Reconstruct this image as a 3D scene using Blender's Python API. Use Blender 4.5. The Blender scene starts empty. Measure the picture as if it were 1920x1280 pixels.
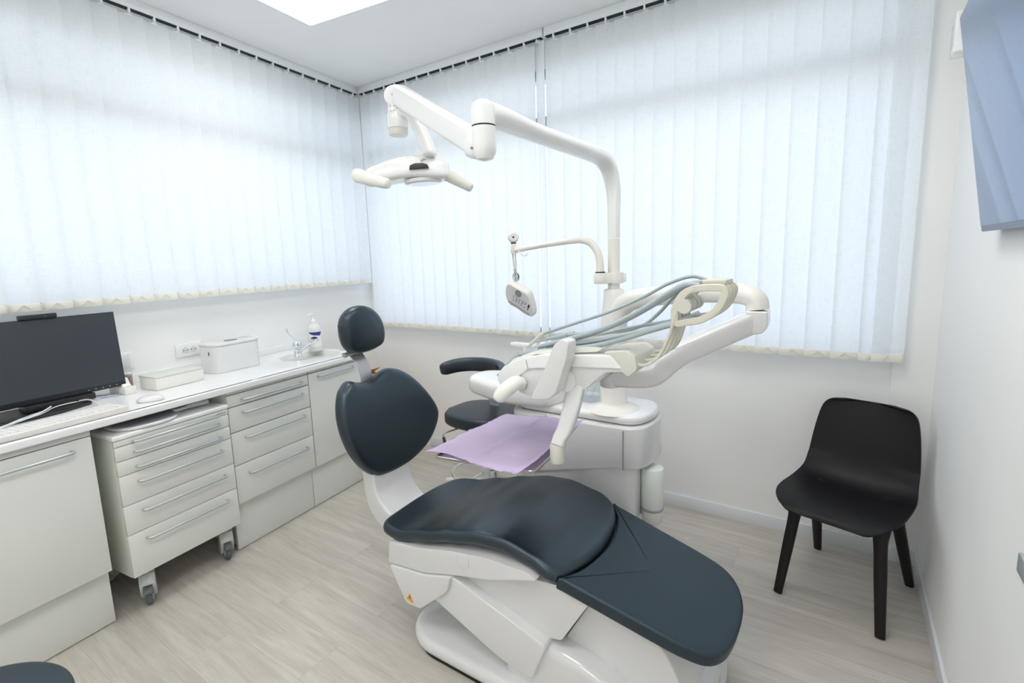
import bpy, bmesh, math, random
from mathutils import Vector, Matrix
random.seed(7)
sc = bpy.context.scene
PI = math.pi
R = math.radians

# ------------------------------------------------------------------ camera
cam_d = bpy.data.cameras.new('camera'); cam = bpy.data.objects.new('camera', cam_d)
sc.collection.objects.link(cam); sc.camera = cam
PIT, ROL, FPX, YAW = -0.14976415, -0.03138665, 933.8792, 0.59306748
fw = Vector((0, math.cos(PIT), math.sin(PIT))); r0 = Vector((1, 0, 0)); u0 = r0.cross(fw)
rt = r0*math.cos(ROL) + u0*math.sin(ROL); up = -r0*math.sin(ROL) + u0*math.cos(ROL)
RY = Matrix.Rotation(YAW, 3, 'Z')
rt, up, fw = RY @ rt, RY @ up, RY @ fw
m = Matrix((rt, up, -fw)).transposed().to_4x4(); m.translation = Vector((0, 0, 1.51))
cam.matrix_world = m
cam_d.sensor_width = 36; cam_d.lens = FPX/1920*36
cam_d.shift_x = (960-956.125)/1920; cam_d.shift_y = -(640-622.867)/1920
cam_d.clip_start = 0.02

# ------------------------------------------------------------------ light
sc.view_settings.view_transform = 'Standard'; sc.view_settings.look = 'None'
sc.view_settings.gamma = 1; sc.view_settings.use_curve_mapping = False
sc.view_settings.exposure = 0.80
sc.cycles.use_denoising = True
sc.cycles.max_bounces = 9; sc.cycles.diffuse_bounces = 6; sc.cycles.glossy_bounces = 4
sc.cycles.transmission_bounces = 6; sc.cycles.transparent_max_bounces = 12
sc.cycles.caustics_reflective = False; sc.cycles.caustics_refractive = False
sc.cycles.sample_clamp_indirect = 6
SKY = 1.08
PANEL = 7
w = bpy.data.worlds.new('world'); sc.world = w; w.use_nodes = True
nt = w.node_tree; nt.nodes.clear()
o_ = nt.nodes.new('ShaderNodeOutputWorld'); bg = nt.nodes.new('ShaderNodeBackground')
tc = nt.nodes.new('ShaderNodeTexCoord'); sp = nt.nodes.new('ShaderNodeSeparateXYZ')
cr = nt.nodes.new('ShaderNodeValToRGB'); mr = nt.nodes.new('ShaderNodeMapRange')
mr.inputs['From Min'].default_value = -1; mr.inputs['From Max'].default_value = 1
nt.links.new(tc.outputs['Generated'], sp.inputs[0]); nt.links.new(sp.outputs['Z'], mr.inputs['Value'])
nt.links.new(mr.outputs['Result'], cr.inputs[0])
cr.color_ramp.elements[0].color = (0.66, 0.70, 0.80, 1); cr.color_ramp.elements[0].position = .3
cr.color_ramp.elements[1].color = (0.85, 0.94, 1.21, 1); cr.color_ramp.elements[1].position = .75
e = cr.color_ramp.elements.new(.5); e.color = (1.0, 1.04, 1.17, 1)
nt.links.new(cr.outputs[0], bg.inputs[0]); bg.inputs[1].default_value = SKY
nt.links.new(bg.outputs[0], o_.inputs[0])

# ------------------------------------------------------------------ materials
def newmat(name):
    mt = bpy.data.materials.new(name); mt.use_nodes = True
    return mt, mt.node_tree, mt.node_tree.nodes['Principled BSDF']
def mat(name, col, rough=.5, metal=0, coat=0, spec=.5, bump=0, bscale=200, var=0, vscale=6, trans=0, sheen=0):
    mt, n, p = newmat(name)
    p.inputs['Base Color'].default_value = (*col, 1); p.inputs['Roughness'].default_value = rough
    p.inputs['Metallic'].default_value = metal; p.inputs['Specular IOR Level'].default_value = spec
    if coat: p.inputs['Coat Weight'].default_value = coat; p.inputs['Coat Roughness'].default_value = .08
    if trans: p.inputs['Transmission Weight'].default_value = trans
    if name.endswith('upholstery'): p.inputs['Specular Tint'].default_value = (.70, .86, 1, 1)
    if sheen: p.inputs['Sheen Weight'].default_value = sheen
    tcn = n.nodes.new('ShaderNodeTexCoord')
    nz = n.nodes.new('ShaderNodeTexNoise'); nz.inputs['Scale'].default_value = vscale; nz.inputs['Detail'].default_value = 4
    n.links.new(tcn.outputs['Object'], nz.inputs['Vector'])
    mx = n.nodes.new('ShaderNodeMix'); mx.data_type = 'RGBA'
    v = max(var, .015)
    mx.inputs[6].default_value = (*[c*(1-v) for c in col], 1); mx.inputs[7].default_value = (*[min(1, c*(1+v)) for c in col], 1)
    n.links.new(nz.outputs[0], mx.inputs[0]); n.links.new(mx.outputs[2], p.inputs['Base Color'])
    if bump:
        nb = n.nodes.new('ShaderNodeTexNoise'); nb.inputs['Scale'].default_value = bscale; nb.inputs['Detail'].default_value = 3
        n.links.new(tcn.outputs['Object'], nb.inputs['Vector'])
        b = n.nodes.new('ShaderNodeBump'); b.inputs['Strength'].default_value = bump; b.inputs['Distance'].default_value = .002
        n.links.new(nb.outputs[0], b.inputs['Height']); n.links.new(b.outputs[0], p.inputs['Normal'])
    return mt
M = {}
M['wall'] = mat('painted wall', (.86, .865, .86), .75, bump=.12, bscale=90, var=.012, vscale=3)
M['ceil'] = mat('ceiling paint', (.88, .88, .88), .9)
M['base'] = mat('satin aluminium baseboard', (.78, .81, .84), .35, metal=.1)
M['lam'] = mat('white laminate', (.74, .755, .72), .32, coat=.1)
M['lamside'] = mat('laminate side', (.66, .68, .62), .4)
M['top'] = mat('solid surface worktop', (.84, .85, .85), .25, coat=.2)
M['alu'] = mat('satin aluminium', (.48, .53, .55), .38, metal=.5)
M['chrome'] = mat('chrome', (.80, .82, .85), .12, metal=1)
M['steel'] = mat('brushed steel', (.46, .46, .48), .42, metal=.6)
M['gloss'] = mat('white lacquer', (.82, .83, .83), .22, coat=.35)
M['shell'] = mat('white chair plastic', (.72, .72, .725), .16, coat=.5)
M['plast'] = mat('warm white plastic', (.80, .79, .75), .38)
M['grip'] = mat('warm grey grip', (.66, .66, .60), .5)
M['whip'] = mat('ivory silicone', (.68, .66, .57), .45)
M['hose'] = mat('grey silicone hose', (.38, .44, .47), .38)
M['leather'] = mat('navy black upholstery', (.005, .0105, .016), .36, spec=1.0, bump=.10, bscale=700, var=.05)
M['leather2'] = mat('slate upholstery', (.006, .015, .023), .45, spec=.8, bump=.10, bscale=700, var=.05)
M['blackleather'] = mat('black stool upholstery', (.004, .005, .007), .34, spec=.9, bump=.10, bscale=700)
M['blackpl'] = mat('black chair plastic', (.0045, .004, .005), .45, spec=.3, bump=.12, bscale=500)
M['blackwood'] = mat('black stained leg', (.009, .008, .008), .5, spec=.3)
M['black'] = mat('black plastic', (.015, .016, .018), .35)
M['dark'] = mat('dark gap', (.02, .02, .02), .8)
M['rubber'] = mat('grey rubber', (.12, .13, .14), .6)
M['cast'] = mat('grey caster plastic', (.50, .52, .52), .4)
M['screen'] = mat('matt dark screen', (.012, .020, .030), .42, spec=.9)
M['monframe'] = mat('black monitor bezel', (.010, .012, .016), .35)
M['tv'] = mat('glossy television glass', (.12, .20, .36), .03, metal=1)
M['tvedge'] = mat('dark television edge', (.10, .16, .26), .3, metal=.3)
M['paper'] = mat('lilac paper', (.82, .70, .93), .85, bump=.25, bscale=260, var=.04)
M['tray'] = mat('steel tray', (.45, .43, .41), .3, metal=.9)
M['card'] = mat('cardboard', (.62, .36, .14), .8, var=.06)
M['blue'] = mat('blue label print', (.03, .03, .30), .4)
M['navy'] = mat('navy label print', (.02, .04, .16), .4)
M['gold'] = mat('gold label print', (.62, .52, .28), .5)
M['ink'] = mat('grey print', (.25, .27, .28), .6)
M['orange'] = mat('warning sticker orange', (.85, .36, .02), .4)
M['darkprint'] = mat('dark badge', (.06, .08, .10), .35)
M['ivory'] = mat('ivory slat weight', (.80, .79, .72), .5)
M['mirror'] = mat('satin mirror back', (.42, .42, .47), .3)
M['frost'] = mat('frosted jar', (.80, .84, .80), .3, coat=.3)
M['frostb'] = mat('grey jar ring', (.34, .36, .36), .4)
M['brown'] = mat('brown canister', (.32, .22, .15), .6)
M['key'] = mat('white keys', (.80, .79, .79), .45)
M['keyink'] = mat('grey key gap', (.50, .48, .49), .7)
M['pvc'] = mat('window frame pvc', (.28, .31, .33), .5)
M['lens'] = mat('lamp lens', (.74, .80, .86), .08, coat=1)
M['rail'] = mat('headrail aluminium', (.84, .87, .88), .4, metal=.1)
M['socket'] = mat('socket dark hole', (.03, .03, .03), .6)
M['cable'] = mat('white cable', (.74, .76, .80), .45)
M['cable2'] = mat('grey cable', (.42, .50, .60), .45)

def clear_plastic():
    mt = bpy.data.materials.new('clear plastic'); mt.use_nodes = True; n = mt.node_tree; n.nodes.clear()
    o = n.nodes.new('ShaderNodeOutputMaterial'); t = n.nodes.new('ShaderNodeBsdfTransparent'); g = n.nodes.new('ShaderNodeBsdfGlossy')
    g.inputs['Roughness'].default_value = .08; t.inputs[0].default_value = (.975, .985, .99, 1)
    f = n.nodes.new('ShaderNodeLayerWeight'); f.inputs[0].default_value = .12
    mx = n.nodes.new('ShaderNodeMixShader'); n.links.new(f.outputs['Facing'], mx.inputs[0])
    n.links.new(t.outputs[0], mx.inputs[1]); n.links.new(g.outputs[0], mx.inputs[2]); n.links.new(mx.outputs[0], o.inputs[0])
    return mt
M['clear'] = clear_plastic()
def glass():
    mt = bpy.data.materials.new('window glass'); mt.use_nodes = True; n = mt.node_tree; n.nodes.clear()
    o = n.nodes.new('ShaderNodeOutputMaterial'); t = n.nodes.new('ShaderNodeBsdfTransparent'); g = n.nodes.new('ShaderNodeBsdfGlossy')
    g.inputs['Roughness'].default_value = .02; t.inputs[0].default_value = (.94, .97, .96, 1)
    mx = n.nodes.new('ShaderNodeMixShader'); mx.inputs[0].default_value = .06
    n.links.new(t.outputs[0], mx.inputs[1]); n.links.new(g.outputs[0], mx.inputs[2]); n.links.new(mx.outputs[0], o.inputs[0])
    return mt
M['glass'] = glass()
def fabric():
    mt = bpy.data.materials.new('blind fabric'); mt.use_nodes = True; n = mt.node_tree; n.nodes.clear()
    o = n.nodes.new('ShaderNodeOutputMaterial'); d = n.nodes.new('ShaderNodeBsdfDiffuse'); t = n.nodes.new('ShaderNodeBsdfTranslucent')
    tcn = n.nodes.new('ShaderNodeTexCoord'); mp = n.nodes.new('ShaderNodeMapping'); mp.inputs['Scale'].default_value = (420, 420, 26)
    nz = n.nodes.new('ShaderNodeTexNoise'); nz.inputs['Scale'].default_value = 1; nz.inputs['Detail'].default_value = 2
    mp2 = n.nodes.new('ShaderNodeMapping'); mp2.inputs['Scale'].default_value = (18, 18, 500)
    nz2 = n.nodes.new('ShaderNodeTexNoise'); nz2.inputs['Scale'].default_value = 1
    ad = n.nodes.new('ShaderNodeMath'); ad.operation = 'ADD'
    c = n.nodes.new('ShaderNodeValToRGB')
    c.color_ramp.elements[0].position = .75; c.color_ramp.elements[0].color = (.83, .86, .865, 1)
    c.color_ramp.elements[1].position = 1.25 if False else 1.0; c.color_ramp.elements[1].color = (.90, .925, .94, 1)
    n.links.new(tcn.outputs['Object'], mp.inputs[0]); n.links.new(mp.outputs[0], nz.inputs['Vector'])
    n.links.new(tcn.outputs['Object'], mp2.inputs[0]); n.links.new(mp2.outputs[0], nz2.inputs['Vector'])
    n.links.new(nz.outputs[0], ad.inputs[0]); n.links.new(nz2.outputs[0], ad.inputs[1]); n.links.new(ad.outputs[0], c.inputs[0])
    mx = n.nodes.new('ShaderNodeMixShader'); mx.inputs[0].default_value = .5
    n.links.new(c.outputs[0], d.inputs[0]); n.links.new(c.outputs[0], t.inputs[0])
    n.links.new(d.outputs[0], mx.inputs[1]); n.links.new(t.outputs[0], mx.inputs[2]); n.links.new(mx.outputs[0], o.inputs[0])
    return mt
M['fabric'] = fabric()
def emis(name, col, s):
    mt = bpy.data.materials.new(name); mt.use_nodes = True; n = mt.node_tree; n.nodes.clear()
    o = n.nodes.new('ShaderNodeOutputMaterial'); e = n.nodes.new('ShaderNodeEmission')
    e.inputs[0].default_value = (*col, 1); e.inputs[1].default_value = s; n.links.new(e.outputs[0], o.inputs[0]); return mt
M['panel'] = emis('led diffuser', (1, .985, .95), PANEL)
def floor_mat():
    mt, n, p = newmat('oak plank floor')
    N = n.nodes.new; Lk = n.links.new
    tcn = N('ShaderNodeTexCoord'); mp = N('ShaderNodeMapping'); mp.inputs['Rotation'].default_value = (0, 0, R(0))
    mp.inputs['Location'].default_value = (.37, .06, 0)
    Lk(tcn.outputs['Object'], mp.inputs[0])
    br = N('ShaderNodeTexBrick'); br.offset = .37; br.offset_frequency = 2; br.squash = 1
    for k, v in {'Scale': 1, 'Mortar Size': .0006, 'Mortar Smooth': .1, 'Bias': 0, 'Brick Width': 1.22, 'Row Height': .19}.items(): br.inputs[k].default_value = v
    br.inputs['Color1'].default_value = (0, 0, 0, 1); br.inputs['Color2'].default_value = (1, 1, 1, 1); br.inputs['Mortar'].default_value = (.5, .5, .5, 1)
    Lk(mp.outputs[0], br.inputs['Vector'])
    # stretched grain, shifted per plank
    sc_ = N('ShaderNodeVectorMath'); sc_.operation = 'MULTIPLY'; sc_.inputs[1].default_value = (1.6, 17, 1)
    Lk(mp.outputs[0], sc_.inputs[0])
    ad = N('ShaderNodeVectorMath'); ad.operation = 'ADD'; Lk(sc_.outputs[0], ad.inputs[0])
    ml = N('ShaderNodeVectorMath'); ml.operation = 'SCALE'; ml.inputs['Scale'].default_value = 37; Lk(br.outputs['Color'], ml.inputs[0]); Lk(ml.outputs[0], ad.inputs[1])
    g1 = N('ShaderNodeTexNoise'); g1.inputs['Scale'].default_value = 1.3; g1.inputs['Detail'].default_value = 8; g1.inputs['Roughness'].default_value = .62; g1.inputs['Distortion'].default_value = .7
    Lk(ad.outputs[0], g1.inputs['Vector'])
    s2 = N('ShaderNodeVectorMath'); s2.operation = 'MULTIPLY'; s2.inputs[1].default_value = (9, 170, 1); Lk(mp.outputs[0], s2.inputs[0])
    g2 = N('ShaderNodeTexNoise'); g2.inputs['Scale'].default_value = 1; g2.inputs['Detail'].default_value = 3; Lk(s2.outputs[0], g2.inputs['Vector'])
    r1 = N('ShaderNodeValToRGB')
    r1.color_ramp.elements[0].position = .18; r1.color_ramp.elements[0].color = (.40, .355, .30, 1)
    r1.color_ramp.elements[1].position = .72; r1.color_ramp.elements[1].color = (.61, .58, .525, 1)
    el = r1.color_ramp.elements.new(.48); el.color = (.52, .49, .44, 1)
    Lk(g1.outputs[0], r1.inputs[0])
    hs = N('ShaderNodeMapRange'); hs.inputs['To Min'].default_value = .95; hs.inputs['To Max'].default_value = 1.04; Lk(br.outputs['Color'], hs.inputs['Value'])
    h2 = N('ShaderNodeMapRange'); h2.inputs['From Min'].default_value = .3; h2.inputs['From Max'].default_value = .7; h2.inputs['To Min'].default_value = .93; h2.inputs['To Max'].default_value = 1.05; Lk(g2.outputs[0], h2.inputs['Value'])
    mu = N('ShaderNodeMath'); mu.operation = 'MULTIPLY'; Lk(hs.outputs[0], mu.inputs[0]); Lk(h2.outputs[0], mu.inputs[1])
    v1 = N('ShaderNodeVectorMath'); v1.operation = 'SCALE'; Lk(r1.outputs[0], v1.inputs[0]); Lk(mu.outputs[0], v1.inputs['Scale'])
    mm = N('ShaderNodeMix'); mm.data_type = 'RGBA'; Lk(br.outputs['Fac'], mm.inputs[0]); Lk(v1.outputs[0], mm.inputs[6]); mm.inputs[7].default_value = (.34, .30, .25, 1)
    Lk(mm.outputs[2], p.inputs['Base Color']); p.inputs['Roughness'].default_value = .42
    b = N('ShaderNodeBump'); b.inputs['Strength'].default_value = .15; b.inputs['Distance'].default_value = .001
    Lk(g2.outputs[0], b.inputs['Height']); Lk(b.outputs[0], p.inputs['Normal'])
    return mt
M['floor'] = floor_mat()

# ------------------------------------------------------------------ mesh helpers
W = {}
I4 = Matrix.Identity(4)
def merge(dst, src, mx=None):
    me = bpy.data.meshes.new('t'); src.to_mesh(me); src.free()
    if mx is not None: me.transform(mx)
    dst.from_mesh(me); bpy.data.meshes.remove(me)
def BM(): return bmesh.new()
def bev(bm, w, seg=3, ang=25):
    if w <= 0: return
    es = [e for e in bm.edges if len(e.link_faces) == 2 and e.calc_face_angle(0) > R(ang)]
    if es: bmesh.ops.bevel(bm, geom=es, offset=w, segments=seg, profile=.5, affect='EDGES', clamp_overlap=True)
def box(dst, x0, x1, y0, y1, z0, z1, b=.0, mx=None, seg=2):
    bm = BM(); bmesh.ops.create_cube(bm, size=1)
    for v in bm.verts:
        v.co = Vector((x0+(v.co.x+.5)*(x1-x0), y0+(v.co.y+.5)*(y1-y0), z0+(v.co.z+.5)*(z1-z0)))
    bev(bm, b, seg); merge(dst, bm, mx)
def rpoly(pts, r, n=5):
    """round the corners of a polygon"""
    out = []; N = len(pts)
    for i, p in enumerate(pts):
        rr = r[i] if isinstance(r, (list, tuple)) else r
        a = Vector(pts[i-1]); p = Vector(p); c = Vector(pts[(i+1) % N])
        d1 = (a-p); d2 = (c-p); l = min(rr, d1.length*.48, d2.length*.48)
        if l < 1e-5: out.append(tuple(p)); continue
        s = p+d1.normalized()*l; t = p+d2.normalized()*l
        for k in range(n+1):
            u = k/n; out.append(tuple(s*(1-u)**2 + p*2*u*(1-u) + t*u*u))
    return out
def prism(dst, poly, a, b, axis='y', bevel=0, mx=None, seg=3, ang=35):
    """2D polygon extruded along an axis; y: poly=(x,z), z: poly=(x,y), x: poly=(y,z)"""
    f = {'y': lambda p, d: (p[0], d, p[1]), 'z': lambda p, d: (p[0], p[1], d), 'x': lambda p, d: (d, p[0], p[1])}[axis]
    bm = BM(); A = [bm.verts.new(f(p, a)) for p in poly]; B = [bm.verts.new(f(p, b)) for p in poly]
    bm.faces.new(A); bm.faces.new(B[::-1]); n = len(poly)
    for i in range(n): bm.faces.new((A[i], B[i], B[(i+1) % n], A[(i+1) % n]))
    bmesh.ops.recalc_face_normals(bm, faces=bm.faces)
    bev(bm, bevel, seg, ang); merge(dst, bm, mx)
def smooth(pts, n=6):
    P = [Vector(p) for p in pts]; out = []
    for i in range(len(P)-1):
        a = P[i-1] if i else P[0]*2-P[1]; b = P[i]; c = P[i+1]; d = P[i+2] if i+2 < len(P) else P[-1]*2-P[-2]
        for k in range(n):
            t = k/n
            out.append(.5*((2*b)+(c-a)*t+(2*a-5*b+4*c-d)*t*t+(-a+3*b-3*c+d)*t**3))
    out.append(P[-1]); return out
def tube(dst, pts, r, n=12, sm=0, cap=True, ry=None, upv=None, mx=None, sq=2.0):
    """swept tube; r may be a list; ry = second radius; sq = superellipse exponent"""
    P = [Vector(p) for p in pts]
    if not isinstance(r, (list, tuple)): r = [r]*len(P)
    if ry is None: ry = r
    elif not isinstance(ry, (list, tuple)): ry = [ry]*len(P)
    if sm:
        rr = smooth([(a, b, 0) for a, b in zip(r, ry)], sm); P = smooth(P, sm); r = [q.x for q in rr]; ry = [q.y for q in rr]
    bm = BM(); rings = []; pu = Vector(upv) if upv else None
    for i, p in enumerate(P):
        t = ((P[i+1]-p) if i == 0 else (p-P[i-1]) if i == len(P)-1 else (P[i+1]-p).normalized()+(p-P[i-1]).normalized()).normalized()
        if pu is None: pu = Vector((0, 0, 1)) if abs(t.z) < .9 else Vector((1, 0, 0))
        s = t.cross(pu)
        if s.length < 1e-4: s = t.cross(Vector((0, 1, 0)))
        s.normalize(); u = s.cross(t).normalized()
        if not upv: pu = u
        ring = []
        for k in range(n):
            a = 2*PI*(k+.5)/n; c, q = math.cos(a), math.sin(a)
            c = math.copysign(abs(c)**(2/sq), c); q = math.copysign(abs(q)**(2/sq), q)
            ring.append(bm.verts.new(p+s*c*r[i]+u*q*ry[i]))
        rings.append(ring)
    for A, B in zip(rings, rings[1:]):
        for k in range(n): bm.faces.new((A[k], A[(k+1) % n], B[(k+1) % n], B[k]))
    if cap: bm.faces.new(rings[0][::-1]); bm.faces.new(rings[-1])
    bmesh.ops.recalc_face_normals(bm, faces=bm.faces); merge(dst, bm, mx)
def lathe(dst, prof, c=(0, 0, 0), n=40, mx=None, sx=1, sy=1):
    bm = BM(); rings = []
    for r, z in prof:
        if r < 1e-6: rings.append([bm.verts.new((c[0], c[1], c[2]+z))])
        else: rings.append([bm.verts.new((c[0]+r*sx*math.cos(2*PI*k/n), c[1]+r*sy*math.sin(2*PI*k/n), c[2]+z)) for k in range(n)])
    for A, B in zip(rings, rings[1:]):
        for k in range(n):
            a, b, c_, d = A[k % len(A)], A[(k+1) % len(A)], B[(k+1) % len(B)], B[k % len(B)]
            vs = list(dict.fromkeys((a, b, c_, d)))
            if len(vs) > 2: bm.faces.new(vs)
    if len(rings[0]) > 1: bm.faces.new(rings[0][::-1])
    if len(rings[-1]) > 1: bm.faces.new(rings[-1])
    bmesh.ops.recalc_face_normals(bm, faces=bm.faces); merge(dst, bm, mx)
def cyl(dst, c, r, z0, z1, n=32, b=0, mx=None):
    if b: prof = [(r-b, z0), (r-.3*b, z0+.3*b), (r, z0+b), (r, z1-b), (r-.3*b, z1-.3*b), (r-b, z1)]
    else: prof = [(r, z0), (r, z1)]
    lathe(dst, prof, (c[0], c[1], 0), n, mx)
def ball(dst, c, r, mx=None, s=(1, 1, 1)):
    bm = BM(); bmesh.ops.create_uvsphere(bm, u_segments=28, v_segments=16, radius=r)
    bm.transform(Matrix.Translation(c) @ Matrix.Diagonal((*s, 1))); merge(dst, bm, mx)
def resample(pts, n):
    P = [Vector(p) for p in pts]; P.append(P[0]); L = [0]
    for a, b in zip(P, P[1:]): L.append(L[-1]+(b-a).length)
    out = []; j = 0
    for k in range(n):
        s = L[-1]*k/n
        while L[j+1] < s: j += 1
        t = (s-L[j])/max(1e-9, L[j+1]-L[j]); out.append(P[j].lerp(P[j+1], t))
    return out
def cushion(dst, outline, fn, th, rnd, n=96, rings=9, dome=0., mx=None, botin=.0):
    """padded slab. outline: 2D polygon; fn(u,v,h) -> world point; th thickness; rnd edge radius; dome = extra bulge in the middle"""
    O = resample(outline, n); c = sum(O, Vector((0, 0)))/n
    nor = []
    for i in range(n):
        t = (O[(i+1) % n]-O[i-1]).normalized(); q = Vector((t.y, -t.x))
        if q.dot(O[i]-c) < 0: q = -q
        nor.append(q)
    bm = BM(); lay = []
    def add(off, sc_, h): lay.append([bm.verts.new(fn(*((c+((O[i]-nor[i]*off)-c)*sc_)), h(sc_))) for i in range(n)])
    q = 5
    for k in range(rings): s = .02+.98*k/(rings-1); add(rnd+botin, s, lambda s_: 0)
    for k in range(1, q+1): a = PI/2*k/q; add(rnd*(1-math.sin(a))+botin*(1-k/q), 1, lambda s_, a=a: rnd*(1-math.cos(a)))
    for k in range(0, q+1): a = PI/2*k/q; add(rnd*(1-math.cos(a)), 1, lambda s_, a=a: th-rnd+rnd*math.sin(a))
    for k in range(1, rings): s = 1-.98*k/(rings-1); add(rnd, s, lambda s_: th+dome*(1-s_**2.2))
    for A, B in zip(lay, lay[1:]):
        for i in range(n): bm.faces.new((A[i], A[(i+1) % n], B[(i+1) % n], B[i]))
    bm.faces.new(lay[0][::-1]); bm.faces.new(lay[-1])
    bmesh.ops.remove_doubles(bm, verts=bm.verts, dist=1e-6)
    bmesh.ops.recalc_face_normals(bm, faces=bm.faces); merge(dst, bm, mx)
def finish(bm, ang=38, sm=True):
    for f in bm.faces: f.smooth = sm
    for e in bm.edges:
        e.smooth = not (len(e.link_faces) == 2 and e.calc_face_angle(0) > R(ang))
def obj(name, bm, mt, parent=None, frame=None, ang=38):
    """link a bmesh (built in world space, or in `frame`) as ONE object, expressed in its parent's space"""
    finish(bm, ang); me = bpy.data.meshes.new(name); bm.to_mesh(me); bm.free()
    pm = W[parent.name] if parent else I4
    me.transform(pm.inverted() @ (frame if frame is not None else I4)); me.update()
    me.materials.append(M[mt] if isinstance(mt, str) else mt)
    o = bpy.data.objects.new(name, me); sc.collection.objects.link(o)
    if parent: o.parent = parent
    W[o.name] = pm; return o
def tag(o, label, cat, group=None, kind=None):
    if label: o['label'] = label
    if cat: o['category'] = cat
    if group: o['group'] = group
    if kind: o['kind'] = kind
    return o
def thing(name, label, cat, loc=(0, 0, 0), rz=0, group=None, frame=None):
    o = bpy.data.objects.new(name, None); sc.collection.objects.link(o); o.empty_display_size = .05
    mw = (frame if frame is not None else I4) @ Matrix.Translation(loc) @ Matrix.Rotation(rz, 4, 'Z')
    o.matrix_world = mw; W[o.name] = mw
    return tag(o, label, cat, group)
def single(name, bm, mt, label, cat, loc, frame=None, group=None, ang=38):
    """a thing that is one mesh, with its origin at its base"""
    mw = (frame if frame is not None else I4) @ Matrix.Translation(loc)
    finish(bm, ang); me = bpy.data.meshes.new(name); bm.to_mesh(me); bm.free()
    me.transform(mw.inverted() @ (frame if frame is not None else I4)); me.materials.append(M[mt])
    o = bpy.data.objects.new(name, me); sc.collection.objects.link(o); o.matrix_world = mw; W[o.name] = mw
    return tag(o, label, cat, group)
def struct(name, bm, mt, parent=None, frame=None):
    o = obj(name, bm, mt, parent, frame)
    if not parent: o['kind'] = 'structure'
    return o
def text(body, size, mt, parent, mx, name='lettering', ext=.0003, align='CENTER'):
    cu = bpy.data.curves.new('t', 'FONT'); cu.body = body; cu.size = size; cu.extrude = ext; cu.align_x = align; cu.align_y = 'CENTER'
    to = bpy.data.objects.new('t', cu); sc.collection.objects.link(to)
    dg = bpy.context.evaluated_depsgraph_get(); me = bpy.data.meshes.new_from_object(to.evaluated_get(dg))
    bpy.data.objects.remove(to); bm = BM(); bm.from_mesh(me); bpy.data.meshes.remove(me); bm.transform(mx)
    return obj(name, bm, mt, parent)

# frame along the left wall: x = distance from wall, y = along the wall (0 at the far corner, negative towards the viewer)
TH = R(6.94)
ML = Matrix.Translation((-3.358, 2.885, 0)) @ Matrix.Rotation(TH, 4, 'Z')
H = 2.847; YB = 2.875; XR = .36; YF = -1.6

# ------------------------------------------------------------------ room shell
b = BM(); box(b, -4.2, .8, -2.0, 3.3, -.1, 0); struct('floor', b, 'floor')
b = BM(); box(b, -4.2, .8, -2.0, 3.3, H, H+.12)
struct('ceiling', b, 'ceil')
b = BM(); box(b, XR, XR+.2, YF-.2, YB+.25, 0, H); struct('wall_right', b, 'wall')
b = BM(); box(b, -3.1, XR+.2, YF-.2, YF, 0, H); struct('wall_front', b, 'wall')
# back wall with a window opening
WX0, WX1, WZ0, WZ1 = -3.25, .205, 1.0, 2.655
b = BM()
box(b, -3.9, XR+.2, YB, YB+.25, 0, WZ0); box(b, -3.9, XR+.2, YB, YB+.25, WZ1, H)
box(b, -3.9, WX0, YB, YB+.25, WZ0, WZ1); box(b, WX1, XR+.2, YB, YB+.25, WZ0, WZ1)
box(b, .207, XR, YB-.02, YB+.01, 0, H)
struct('wall_back', b, 'wall')
# left wall with a window opening (own frame)
LY0, LY1, LZ0, LZ1 = -3.30, -.10, 1.355, 2.64
b = BM()
box(b, -.25, 0, -4.55, .3, 0, LZ0); box(b, -.25, 0, -4.55, .3, LZ1, H)
box(b, -.25, 0, -4.55, LY0, LZ0, LZ1); box(b, -.25, 0, LY1, .3, LZ0, LZ1)
struct('wall_left', b, 'wall', frame=ML)
# windows: frame, transom, pane
def window(name, x0, x1, z0, z1, y, tz, muls, frame=None, axis='x'):
    f = BM(); g = BM(); d = .06
    def bb(bm, a0, a1, c0, c1, y0, y1, bv=.004):
        if axis == 'x': box(bm, a0, a1, y0, y1, c0, c1, bv)
        else: box(bm, y0, y1, a0, a1, c0, c1, bv)
    bb(f, x0, x1, z0, z0+.03, y, y+d); bb(f, x0, x1, z1-.04, z1, y, y+d)
    bb(f, x0, x0+.025, z0, z1, y, y+d); bb(f, x1-.02, x1, z0, z1, y, y+d)
    bb(f, x0+.05, x1-.05, tz-.045, tz+.045, y, y+d)
    for q in muls: bb(f, q-.025, q+.025, z0+.02, z1-.05, y+.005, y+d-.005)
    bb(g, x0+.04, x1-.04, z0+.04, z1-.04, y+.028, y+.032, 0)
    o = struct(name, f, 'pvc', frame=frame); obj('window_pane', g, 'glass', o, frame)
window('window_1', WX0, WX1, WZ0, WZ1, YB+.012, 2.335, [])
window('window_2', LY0, LY1, LZ0, LZ1, -.075, 2.30, [], frame=ML, axis='y')
# daylight enters only through the two openings: light portals in the openings
def portal(name, size, loc, rot, frame=I4):
    l = bpy.data.lights.new(name, 'AREA'); l.shape = 'RECTANGLE'; l.size, l.size_y = size; l.cycles.is_portal = True
    o = bpy.data.objects.new(name, l); sc.collection.objects.link(o)
    o.matrix_world = frame @ Matrix.Translation(loc) @ rot
portal('daylight_portal', (WX1-WX0, WZ1-WZ0), ((WX0+WX1)/2, YB+.24, (WZ0+WZ1)/2), Matrix.Rotation(R(-90), 4, 'X'))
portal('daylight_portal', (LY1-LY0, LZ1-LZ0), (-.24, (LY0+LY1)/2, (LZ0+LZ1)/2), Matrix.Rotation(R(90), 4, 'Z') @ Matrix.Rotation(R(90), 4, 'X'), ML)
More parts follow.
